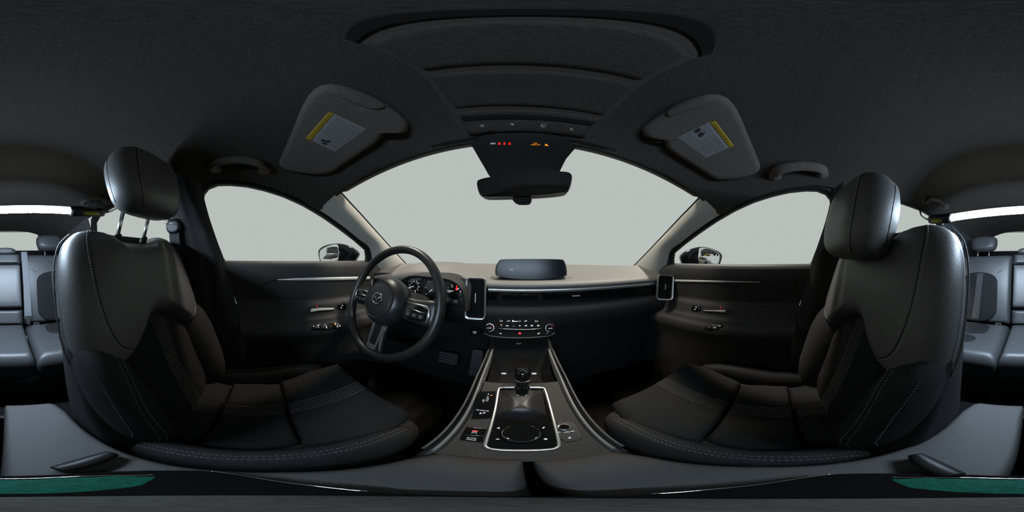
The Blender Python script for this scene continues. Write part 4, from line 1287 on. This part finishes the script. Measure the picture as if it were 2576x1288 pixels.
OCM = mat('overhead_plastic', (0.045, 0.0405, 0.036), 0.9, spec=.05, bump=('noise', 900, .4), vary=.25)
OCF = mat('overhead_frame_plastic', (0.054, 0.049, 0.044), 0.9, spec=.05)
OCD = mat('overhead_recess_and_shadow', (.016, .0145, .013), .95, spec=.02)
def sub(L, a, b, n=6): return [lerp2(L, a + (b - a) * k / (n - 1)) for k in range(n)]
def inset(L, Rr, d):
    o1, o2 = [], []
    for a, b in zip(L, Rr):
        A, B_ = V(a), V(b); u = (B_ - A).normalized() * d
        o1.append(tuple(A + u)); o2.append(tuple(B_ - u))
    return o1, o2
roof_panel('console_frame', LE, RE, (-.026, .01), .006, OCF, oc)
l_, r_ = inset(sub(LE, .11, .49), sub(RE, .11, .49), 16)
roof_panel('rear_panel', l_, r_, (-.022, .015), .0095, OCM, oc, label='rear panel behind a curved joint')
l_, r_ = inset(sub(LE, .505, .79), sub(RE, .505, .79), 15)
roof_panel('front_panel', l_, r_, (.015, .012), .0095, OCM, oc, label='front panel of the overhead console')
l_, r_ = inset(sub(LE, .80, .985), sub(RE, .80, .985), 12)
swp = roof_panel('switch_panel', l_, r_, (.012, .01), .0095, OCM, oc)
l_, r_ = inset(sub(LE, .835, .875), sub(RE, .835, .875), 17)
roof_panel('dark_recess', l_, r_, (.0115, .011), .0110, OCD, oc)
l_, r_ = sub(LE, .01, .105), sub(RE, .01, .105)
roof_panel('rear_shadow_strip', l_, r_, (-.03, -.024), .0068, OCD, oc)  # shadow gap behind the console painted as a dark strip
SW = world_bvh(swp)
for k in range(4):
    x0 = 1178 + k * 76 + (4 if k else 0); x1 = x0 + 72
    yy = lambda x: 303 + ((x - 1330) / 160) ** 2 * 16
    pts_t = [(x, yy(x)) for x in (x0, (x0 + x1) / 2, x1)]; pts_b = [(x + (1330 - x) * .03, yy(x) + 30) for x in (x0, (x0 + x1) / 2, x1)]
    px_patch('switch', pts_t, pts_b, SW, .0022, OCM, oc, nu=10, nv=7)
def icon_overhead(px, py, lines, par):
    for pts in lines:
        P_ = [hit(SW, px + a, py + b) for a, b in pts]
        tube('symbol', [p + n * .0035 for p, n in P_], .0007, glow('switch_print', (.8, .8, .9), .22), par, seg=4)
icon_overhead(1213, 315, [[(-5, -1), (4, -2)], [(-3, 0), (-1, 4), (2, 3), (4, -2)]], oc)
icon_overhead(1288, 312, [[(-5, -1.5), (5, -2)], [(-3, -1), (-1, 2)], [(1, 2), (2, -1)], [(3, 2), (4, -1)]], oc)
icon_overhead(1368, 313, [[(-8, 2), (-4, -2), (4, -2), (8, -1)], [(-8, 2), (-2, 2)]], oc)
icon_overhead(1437, 324, [[(-4, -3), (3, -2)], [(-3, -2), (-1, 3), (2, 3), (3, -2)]], oc)
fp_ = px_frame(SW, 1367, 318)
text('marking', 'OFF', 7, lambda u, v, h: fp_(u, v, .0032), glow('switch_print', (.8, .8, .9), .22), oc)

# mirror sensor housing (between header and mirror)
rv = empty('rear_view_mirror', (XC, .40, .19), 'frameless rear view mirror hanging below the sensor housing', 'mirror')
hs = []
sec = [([(1170, 345), (1250, 340), (1330, 340), (1400, 343), (1466, 352)], .372), ([(1186, 366), (1250, 362), (1330, 360), (1400, 363), (1452, 368)], .385),
       ([(1206, 400), (1260, 396), (1330, 394), (1390, 396), (1424, 400)], .42), ([(1228, 438), (1270, 436), (1320, 434), (1370, 434), (1406, 436)], .45), ([(1240, 455), (1275, 455), (1320, 455), (1365, 455), (1396, 455)], .46)]
for pts, y in sec:
    fr = resample([at_y(px, py, y) for px, py in pts], 12, False)
    n_ = len(fr); ring = []
    for i, p in enumerate(fr):
        ring.append(p + V((0, -.010 * math.sin(PI * i / (n_ - 1)) ** .5, 0)))
    bk = [p + V((0, .07, .035)) for p in reversed(fr)]
    hs.append(ring + bk)
sh_ = rings('sensor_housing', hs, mat('sensor_plastic', (.012, .0115, .011), .7, spec=.12), rv, sharp=50)
SH = world_bvh(sh_)
# warning lights in the housing
def lighttext(s, px, py, hpx, m, rot=0):
    f = px_frame(SH, px, py)
    return text('marking', s, hpx, lambda u, v, h: f(u + v * 0, v + u * rot, .0012), m, rv)
lighttext('REAR', 1240.5, 361, 5.4, WHITEGLOW, .02)
for px in (1256.5, 1269, 1282):
    P_ = [(px + a, 360.5 + b) for a, b in ((-3, 3.2), (3, 3.2), (2.4, 0), (1.5, -.6), (1.2, -3.2), (-1, -3.4), (-1.6, -.6), (-2.6, 0))]
    decal('belt_warning', P_, SH, REDGLOW, rv, .0012)
lighttext('PASS', 1347, 360.2, 4.2, AMBER); lighttext('AIRBAG OFF', 1347.5, 364, 4.4, AMBER, .0)
decal('airbag_symbol', [(1370.5, 366), (1371, 362), (1373.5, 361.6), (1376, 363), (1379.5, 365.8), (1378.6, 367.4), (1375, 366), (1373, 367)], SH, AMBER, rv, .0012)
# glass
mp = at_y(1318, 465, .405)
nm = V((-.10, -1, -.085)).normalized()
rm = V((1, -.10, 0)).normalized(); um = rm.cross(nm) * -1
if um.z < 0: um = -um
fmr = lambda a, b, h=0.0: mp + rm * a + um * b + nm * h
def m_uv(px, py):
    q = at_plane(px, py, mp, nm); return V(((q - mp).dot(rm), (q - mp).dot(um)))
O = soften([m_uv(*p) for p in ((1197, 458), (1204, 451), (1240, 444), (1340, 433), (1425, 431), (1440, 437), (1441, 450), (1434, 478), (1420, 488), (1330, 495), (1230, 498), (1208, 494), (1201, 480))], 2)
plate('mirror_body', O, fmr, -.030, -.001, BLACKPL, rv, .004)
plate('mirror_glass', [p * .985 for p in O], fmr, -.001, .002, DIMMIRROR, rv, .0012)
O = soften([m_uv(*p) for p in ((1284, 496), (1338, 494), (1334, 508), (1318, 510), (1298, 509))], 1)
plate('camera_tab', O, fmr, -.03, -.004, VENTBLACK, rv, .003)
tube('mount_stem', [fmr(0, 0.01, -.02), fmr(.0, .03, -.05), at_y(1318, 440, .47)], .014, BLACKPL, rv, seg=12)

# sun visors
VIS_PX = {False: [(703, 402), (735, 330), (760, 265), (785, 226), (815, 209), (850, 210), (905, 223), (965, 252), (1012, 286), (1030, 308), (1028, 326), (1014, 332), (990, 326), (972, 325), (960, 338), (957, 350), (905, 384), (855, 417), (832, 433), (790, 437), (725, 427), (702, 414)],
          True: [(1612, 325), (1620, 312), (1655, 288), (1700, 258), (1745, 240), (1790, 233), (1820, 238), (1842, 255), (1862, 290), (1880, 335), (1905, 395), (1914, 418), (1905, 432), (1870, 445), (1820, 450), (1795, 447), (1755, 420), (1710, 392), (1674, 368), (1672, 352), (1662, 340), (1645, 345), (1620, 340)]}
VFLAP = {False: [(828, 226), (850, 224), (900, 238), (955, 262), (975, 268), (950, 277), (900, 262), (845, 240)],
         True: [(1672, 285), (1700, 268), (1745, 250), (1790, 243), (1798, 250), (1760, 268), (1715, 280), (1682, 297)]}
YEL = {False: [(827, 281), (841, 286), (783, 354), (767, 349)], True: [(1784, 307), (1800, 304), (1847.5, 368), (1834, 371)]}
WHT = {False: [(841, 286), (923, 325), (843, 382), (783, 354)], True: [(1784, 307), (1834, 371), (1776, 397), (1704, 346)]}
FIG = {False: [[(807, 351), (815, 350), (820, 353), (834, 352), (830, 357), (822, 358), (816, 356), (808, 355)], [(808, 359), (818, 357.5), (824, 361), (820, 364), (812, 362)]],
       True: [[(1746, 329), (1752, 325), (1760, 320), (1762, 325), (1764, 326), (1757, 332), (1752, 334)], [(1756, 339), (1764, 331), (1768, 334), (1775, 330), (1775, 333), (1770, 336), (1771, 339), (1762, 345)]]}
VISM = mat('visor_cloth', (0.084, 0.076, 0.067), .9, spec=.12, bump=('noise', 800, .4), vary=.2)
for flip in (False, True):
    v_ = empty('sun_visor', hit(CEIL, *VIS_PX[flip][0])[0], 'folded grey sun visor with warning sticker above the passenger' if flip else 'folded grey sun visor with warning sticker above the driver', 'sun visor', 'folded sun visors')
    pn = pillow('visor_panel', soften(VIS_PX[flip], 1), px_map(CEIL, .010), .016, .010, VISM, v_, n=90, e=.16)
    VB = world_bvh(pn)
    pillow('mirror_flap', soften(VFLAP[flip], 1), px_map(VB, .0), .004, 0, VISM, v_, n=40, e=.12)
    q4 = YEL[flip]; px_patch('warning_band', [q4[0], q4[1]], [q4[3], q4[2]], VB, .0014, YELLOW, v_, nu=8, nv=16)
    q4 = WHT[flip]; lb = px_patch('warning_sticker', [q4[0], q4[1]], [q4[3], q4[2]], VB, .0012, STICKER, v_, nu=16, nv=16)
    for f_ in FIG[flip]: decal('pictogram', f_, VB, INK, v_, .0022)
    # rows of fine print
    w = WHT[flip]
    y_ = YEL[flip]
    for k in range(9):
        t = .12 + .09 * k
        if flip:
            a = V(w[0]).lerp(V(w[3]), t); b = V(w[1]).lerp(V(w[2]), t)
        else:
            a = V(w[0]).lerp(V(w[1]), t); b = V(w[3]).lerp(V(w[2]), t)
        s0, s1 = (.42, .95) if (flip and k < 6) or (not flip and k > 99) else (.06, .93)
        if not flip and k < 6: s0, s1 = .06, .68
        a2, b2 = a.lerp(b, s0), a.lerp(b, s1); d = (V(w[1]) - V(w[0])).normalized() if not flip else (V(w[3]) - V(w[0])).normalized()
        n_w = 7
        for q in range(n_w):
            u0 = q / n_w + .01; u1 = u0 + random.uniform(.06, .125)
            p0_, p1_ = a2.lerp(b2, u0), a2.lerp(b2, u1)
            decal('print_row', [tuple(p0_), tuple(p1_), tuple(p1_ + d * .9), tuple(p0_ + d * .9)], VB, mat('faint_print', .06, .7), lb, .0020)
    # letters on the yellow band
    for q in range(7):
        t = .12 + .11 * q
        a = V(y_[0]).lerp(V(y_[3]), t); b = V(y_[1]).lerp(V(y_[2]), t); c = a.lerp(b, .3); d = a.lerp(b, .7); e_ = (V(y_[3]) - V(y_[0])).normalized() * 3.2
        decal('band_letter', [tuple(c), tuple(d), tuple(d + e_ * .6), tuple(c + e_ * .6)], VB, mat('amber_print', (.12, .05, .005), .6), v_, .0024)
    # pivot clip
    cpx = (955, 340) if not flip else (1660, 350)
    pillow('visor_clip', soften([(cpx[0] + a, cpx[1] + b) for a, b in ((-14, -6), (10, -10), (16, 2), (-4, 10), (-16, 6))], 1), px_map(CEIL, .004), .012, 0, HEADLINER, v_, n=30, e=.5)

# grab handles
def grab(pts, lab, rise=.032, w=.0175):
    P3 = []
    for (px, py, h) in pts:
        p, n = hit(CEIL, px, py); P3.append(p + n * h)
    e_ = empty('grab_handle', P3[0], lab, 'grab handle', 'grab handles along the roof edge')
    tube('handle', spline(P3, 5), w, VISM, e_, seg=12, flat=.55, upv=(1, 0, 0.35))
    for i in (0, -1):
        px, py, h = pts[i]
        pillow('mount_foot', soften([(px - 900 * w, py - 700 * w), (px + 900 * w, py - 700 * w), (px + 900 * w, py + 500 * w), (px - 900 * w, py + 500 * w)], 2), px_map(CEIL, -.002), .010, 0, VISM, e_, n=24, e=.4)
    return e_
grab([(543, 428, .0), (541, 415, .022), (552, 400, .032), (600, 393, .034), (650, 401, .032), (664, 417, .022), (665, 432, .0)], 'dark roof grab handle above the driver window')
grab([(1950, 445, .0), (1948, 432, .022), (1962, 417, .032), (2010, 409, .034), (2055, 414, .032), (2068, 426, .022), (2069, 440, .0)], 'dark roof grab handle above the passenger window')
grab([(214, 512, .0), (213, 506, .02), (222, 495, .03), (240, 487, .034), (258, 489, .03), (266, 497, .02), (270, 508, .0)], 'rear roof grab handle above the end of the work light behind the driver', w=.014)
grab([(2331, 506, .0), (2331, 500, .02), (2338, 493, .03), (2356, 494, .034), (2368, 503, .03), (2373, 511, .02), (2376, 521, .0)], 'rear roof grab handle above the end of the work light behind the passenger', w=.014)

# LED work light bar hung across the cabin
YL = -0.70
def LB(px, py): return at_y(px, py, YL)
pa, pb = LB(180, 531), LB(2391, 549)
lamp = empty('work_light_bar', (pa + pb) / 2, 'glowing white tube work light slung across the cabin behind the front seats', 'work light')
axis = (pb - pa).normalized()
def half_tube(name, a0, a1, r, m, par, lift=0.0):
    rs_ = []
    side_ = axis.cross(V((0, 0, 1))).normalized()
    for k in range(11):
        q = pa + (pb - pa) * k / 10 + V((0, 0, lift))
        rs_.append([q + side_ * (r * math.cos(math.radians(a0 + (a1 - a0) * j / 12))) + V((0, 0, 1)) * (r * math.sin(math.radians(a0 + (a1 - a0) * j / 12))) for j in range(13)])
    return rings(name, rs_, m, par)
half_tube('light_tube', -172, -8, .0165, LAMPGLOW, lamp, .002)
half_tube('added_glow_housing', -8, 188, .0175, glow('added_upward_glow', (.85, .92, 1.0), 6.0), lamp, .002)  # upper half added to shape the lamp's throw; its glow brightens the headliner
# clear lens channel above the tube
up_l = V((0, 0, 1)); bk_l = axis.cross(up_l)
half_tube('lens', -175, -5, .0185, LAMPCLEAR, lamp, .002)
for e0, e1, end in ((pa, LB(262, 535), -1), (pb, LB(2338, 553), 1)):
    d = (e1 - e0)
    g = tube('grip', [e0 - d * .05, e0 + d * .04, e0 + d * .10, e0 + d * .8, e0 + d * .96, e0 + d], [.022, .026, .026, .024, .021, .010], RUBBER, lamp, seg=18)
    tube('olive_insert', [e0 + d * (.25 + .09 * k) + V((0, .0165, -.0125)) for k in range(7)], [.004, .009, .0105, .011, .0105, .009, .004], YGRIP, lamp, seg=10)
    tube('hook', [e1, e1 + d * .25 + V((0, 0, .01)), e1 + d * .45 + V((0, 0, .03)), e1 + d * .6 + V((0, -.01, .08))], .005, STEEL, lamp, seg=8)
fg_ = frame(LB(219, 525) + V((0, .026, 0)), -axis if axis.x < 0 else axis, (0, 0, 1))
fgn = LB(223, 531)
ftx = lambda u, v, h: fgn + (axis if axis.x < 0 else -axis) * u + V((0, 0, 1)) * (v + .009) + V((0, .0235, 0))
text('marking', 'NIGHTHAWK', .011, ftx, GREYINK, lamp)
#@@DOORBITS
# ================================================================== details on the front doors
for flip in (False, True):
    root, DB = DOORS[flip]
    m_ = (lambda x: x) if not flip else (lambda x: 2 * 1306 - x)
    if not flip:
        strip = [(697, 703), (750, 699.5), (850, 697), (930, 695.5)], [(697, 703.6), (750, 705.2), (850, 705.2), (930, 703.5)]
        crease = [(697, 703.4), (660, 714), (630, 729), (600, 743), (580, 749)]
        hand = ([(782, 776), (805, 774), (838, 774), (841, 776), (838, 779), (800, 781.5), (779, 785), (781, 778)], (797, 769))
    else:
        strip = [(1690, 703), (1750, 704.5), (1830, 706.5), (1912, 709.3)], [(1690, 709), (1750, 710), (1830, 710.6), (1912, 709.8)]
        crease = [(1912, 709.6), (1950, 721), (1985, 737), (2020, 757)]
        hand = ([(1771, 780), (1795, 780), (1826, 779), (1828, 782), (1828, 786), (1800, 783.5), (1772, 782.5), (1770, 781)], (1814, 773))
    rws = []
    a = resample(strip[0], 24, False); b = resample(strip[1], 24, False)
    for t in (0, .1, .5, .9, 1):
        r = []
        for p, q in zip(a, b):
            s = p.lerp(q, t); w, n = hit(DB, s.x, s.y); r.append(w + n * (.0035 if 0 < t < 1 else 0))
        rws.append(r)
    grid('silver_strip', rws, BRIGHT, root)
    tube('panel_crease', [hit(DB, *q)[0] for q in resample(crease, 10, False)], .0025, RUBBER, root, seg=6)
    q = hand[0]
    rc = plate('handle_recess', soften([(x + (x - (810 if not flip else 1800)) * .25, 776 + (y - 778) * 2.2) for x, y in q], 1), px_map(DB, .0), -.002, .002, INK, root)
    hd = pillow('door_handle', q, px_map(DB, .006), .008, .004, BRIGHT, root, n=40, e=.5)
    decal('lock_mark', [(hand[1][0] - 1.5, hand[1][1] - 2.5), (hand[1][0] + 1.5, hand[1][1] - 2.5), (hand[1][0] + 2, hand[1][1] + 3), (hand[1][0] - 2, hand[1][1] + 3)], DB, glow('lock_red', (1, .02, .02), .25), root, .004)
    lk = (858, 771) if not flip else (1751, 775)
    pillow('lock_switch', soften([(lk[0] - 14, lk[1] + 9), (lk[0] - 8, lk[1] - 9), (lk[0] + 12, lk[1] - 10), (lk[0] + 14, lk[1] + 9)], 1), px_map(DB, 0), .005, 0, PIANO, root, n=30, e=.3)
    for dx, dy in ((-1.5, 3), (1.5, -2.5)):
        decal('lock_symbol', [(lk[0] + dx - 1, lk[1] + dy - 1.5), (lk[0] + dx + 1.2, lk[1] + dy - 1.5), (lk[0] + dx + 1.2, lk[1] + dy + 1.5), (lk[0] + dx - 1, lk[1] + dy + 1.5)], DB, WHITEGLOW, root, .0065)
    # window switches on the armrest
    sw = [(787, 822), (797, 820.5), (799, 824.5), (816, 819), (819, 823), (841, 818), (846, 820), (848, 816.5), (852, 818.6)] if not flip else [(1800, 825.5)]
    x0, x1 = (780, 862) if not flip else (1772, 1822)
    pillow('switch_plate', soften([(x0, 833), (x0 + 4, 816), (x1 - 6, 812), (x1, 826)], 1), px_map(DB, 0), .004, 0, PIANO, root, n=36, e=.2)
    for k in range(4 if not flip else 1):
        cx_ = x0 + 12 + k * 19
        pillow('window_switch', soften([(cx_ - 7, 829), (cx_ - 5, 819), (cx_ + 7, 818), (cx_ + 8, 827)], 1), px_map(DB, .003), .006, 0, BLACKPL, root, n=20, e=.4)
    for x, y in sw:
        decal('switch_light', [(x - 1.3, y - 1), (x + 1.3, y - 1), (x + 1.3, y + 1), (x - 1.3, y + 1)], DB, WHITEGLOW, root, .0115)
    if not flip:
        decal('switch_light', [(839, 814), (843, 814), (843, 816.6), (839, 816.6)], DB, AMBER, root, .0115)
    # armrest lower edge
    e0 = [(785, 837), (805, 835)] if not flip else [(1775, 840), (1830, 842)]
    tube('armrest_edge', [hit(DB, *q)[0] + V((0, 0, .002)) for q in resample(e0, 6, False)], .0016, GREYPL, root, seg=5)
    # lower door pocket
    s = 1 if flip else -1
    box('door_pocket', (XC + s * .63 - .03, .0, -.80), (XC + s * .63 + .03, .46, -.64), BLACKPL, root)

# outside mirrors
MIRPX = {False: ([(800, 635), (804, 625), (820, 616), (842, 612), (862, 613), (880, 619), (893, 628), (901, 638), (898, 645), (889, 660), (893, 666), (860, 668), (812, 668), (806, 660)],
                 [(807, 632), (818, 624), (838, 616), (853, 614), (857, 625), (858, 640), (857, 652), (852, 664), (830, 666), (815, 662), (809, 652)]),
         True: ([(1714, 648), (1717, 640), (1727, 631), (1750, 621.5), (1775, 620.5), (1800, 628), (1814, 637), (1817, 645), (1812, 662), (1807, 672), (1765, 674), (1722, 673), (1718, 660)],
                [(1756, 622.5), (1775, 624), (1790, 628), (1804, 637), (1807, 643), (1804, 662), (1797, 670), (1775, 672), (1759, 671), (1752, 660), (1750, 640)])}
for flip in (False, True):
    s = 1 if flip else -1
    O, G = MIRPX[flip]
    c = at_dh(sum(p[0] for p in O) / len(O), sum(p[1] for p in O) / len(O), .98)
    n = V((-s * .38, -.92, 0.0)).normalized()
    r_ = empty('wing_mirror', c, 'glossy black door mirror outside the passenger window' if flip else "glossy black door mirror outside the driver's window", 'wing mirror')
    rt = V((0, 0, 1)).cross(n); 
    f = lambda a, b, h=0.0: c + rt * a + V((0, 0, 1)) * b + n * h
    def uv(px, py):
        q = at_plane(px, py, c, n); return V(((q - c).dot(rt), (q - c).z))
    pillow('housing', soften([uv(*p) for p in O], 1), f, .016, .10, CARBLACK, r_, n=64, e=.35, eb=.8)
    ng = n
    gl = soften([uv(*p) for p in G], 1); gc = sum(gl, V((0, 0))) / len(gl)
    pillow('mirror_glass', gl, lambda a, b, h: f(a, b, h + .019 - ((a - gc.x) ** 2 + (b - gc.y) ** 2) / 2.0), .002, 0, MIRROR, r_, n=48, e=.06)
    tube('mirror_arm', [c + V((-s * .02, 0, -.07)), c + V((-s * .10, -.01, -.09)), c + V((-s * .17, -.02, -.10))], [.03, .025, .03], CARBLACK, r_, seg=12)

# door striker on the driver-side pillar edge
q = side_pt(547, 646)
box('door_striker', (q.x + .004, q.y - .006, q.z - .02), (q.x + .016, q.y + .004, q.z + .02), STEEL, bpy.data.objects['trim_3'])
#@@OUTSIDE
# ================================================================== workshop behind the car, seen in the door mirrors
GZ = -1.30
gf = box('ground', (-8, -14, GZ - .05), (8, -2.6, GZ), mat('workshop_concrete', (.33, .33, .32), .8, vary=.1), None)
tag(gf, 'pale concrete workshop floor behind the car', 'floor', kind='structure')
PAINT = {'white': mat('white_paint', (.75, .76, .76), .25, coat=.5), 'grey': mat('grey_paint', (.06, .065, .075), .25, coat=.5), 'silver': mat('silver_paint', (.42, .42, .41), .3, metal=.3, coat=.4)}
CARGLASS = mat('dark_car_glass', .02, .05, coat=.4)
TYRE = mat('tyre_rubber', .012, .8); RIM = mat('alloy_rim', (.5, .5, .52), .3, metal=.8)
def parked_car(name, loc, rz, paint, lab, z0=0.0):
    root = empty(name, (loc[0], loc[1], GZ + z0), lab, 'car')
    c, sn = math.cos(rz), math.sin(rz)
    def T(x, y, z): return V((loc[0] + x * c - y * sn, loc[1] + x * sn + y * c, GZ + z0 + z))
    def sect(y, w, zb, zt, n=20, p=.35):
        out = []
        for k in range(n):
            a = 2 * PI * k / n
            cx_ = math.copysign(abs(math.cos(a)) ** p, math.cos(a)); sy_ = math.copysign(abs(math.sin(a)) ** p, math.sin(a))
            out.append(T(w * cx_ * (1 - .06 * max(0, sy_)), y, (zb + zt) / 2 + (zt - zb) / 2 * sy_))
        return out
    rings('body', [sect(*q) for q in ((2.25, .55, .38, .62), (2.18, .78, .26, .74), (1.7, .88, .22, .86), (.9, .90, .20, .96), (0, .91, .20, .99), (-1.2, .91, .20, 1.0), (-1.9, .88, .22, 1.0), (-2.2, .80, .30, .96), (-2.28, .62, .42, .86))], PAINT[paint], root)
    rings('cabin_glass', [sect(*q) for q in ((1.05, .74, .90, .98), (.45, .70, .90, 1.32), (-.1, .68, .90, 1.42), (-1.0, .67, .90, 1.40), (-1.6, .66, .90, 1.22), (-2.0, .66, .90, 1.0))], CARGLASS, root)
    rings('roof', [sect(*q) for q in ((.35, .56, 1.30, 1.345), (-.1, .60, 1.38, 1.45), (-1.0, .60, 1.37, 1.435), (-1.55, .54, 1.22, 1.29))], PAINT[paint], root)
    for sx in (-1, 1):
        for y in (1.38, -1.38):
            fw2 = lambda a, b, h, sx=sx, y=y: T(sx * (.80 + h), y + a, .34 + b)
            w_ = revolve('wheel', [(.34, -.08), (.345, .06), (.33, .105), (.24, .11), (.235, .07), (.01, .07)], fw2, TYRE, root, seg=28)
            revolve('wheel_arch', [(.40, .085), (.41, .10), (.36, .10)], fw2, TYRE, root, seg=28)
            for k in range(5):
                a = 2 * PI * k / 5
                ca, sa = math.cos(a), math.sin(a)
                plate('wheel_spoke', [V((0, -.03)), V((.23, -.02)), V((.23, .02)), V((0, .03))], lambda u, v, h, ca=ca, sa=sa, fw2=fw2: fw2(u * ca - v * sa, u * sa + v * ca, h), .07, .10, RIM, w_)
        y_l = 2.12
        plate('headlight', rrect(.30, .10, .03, 3), lambda a, b, h, sx=sx: T(sx * .60 + a, y_l + h, .66 + b), .0, .08, RIM, root, .01)
    return root
parked_car('parked_car', (-3.0, -5.4), .35, 'white', 'white parked car behind on the driver side, seen in the door mirror')
parked_car('parked_car', (3.7, -11.2), -.75, 'silver', 'silver parked car under the lift, seen in the passenger door mirror')
parked_car('parked_car', (4.3, -7.4), -.6, 'grey', 'dark grey car raised on a lift, seen in the passenger door mirror', 1.55)
lp = empty('lift_post', (2.7, -8.0, GZ), 'yellow vehicle lift with column and arms holding the dark grey car', 'vehicle lift')
box('column', (2.65, -9.55, GZ), (2.85, -9.35, GZ + 3.2), YELLOWP := mat('yellow_paint', (.6, .38, .02), .4), lp)
box('arm', (2.7, -9.5, GZ + 1.62), (5.3, -9.38, GZ + 1.76), YELLOWP, lp)
box('arm', (3.2, -9.45, GZ + 1.60), (3.34, -6.2, GZ + 1.74), YELLOWP, lp)
box('base_plate', (2.5, -9.7, GZ), (3.0, -9.2, GZ + .03), YELLOWP, lp)
# shelving behind the white car
sf = empty('storage_rack', (-4.0, -10.5, GZ), 'grey steel storage rack behind the white parked car', 'rack')
RK = mat('rack_steel', (.16, .17, .19), .5)
for x in (-6.2, -4.2, -2.2):
    for y in (-10.9, -10.3):
        box('upright', (x - .04, y - .04, GZ), (x + .04, y + .04, GZ + 3.0), RK, sf)
for k in range(4):
    box('shelf', (-6.25, -10.95, GZ + .3 + .8 * k), (-2.15, -10.25, GZ + .36 + .8 * k), RK, sf)
box('back_panel', (-6.25, -10.99, GZ), (-2.15, -10.96, GZ + 3.0), RK, sf)
# housings of the strip lights above the car
for k, ((lx, ly, lz), rz, watts) in enumerate(SHOP):
    fx = empty('ceiling_light', (lx, ly, lz), ('white workshop strip light above the passenger side' if lx > 0 else 'white workshop strip light above the driver side'), 'ceiling light', 'workshop strip lights')
    box('housing', (lx - .11, ly - .5, lz + .012), (lx + .11, ly + .5, lz + .07), mat('white_enamel', .7, .5), fx)
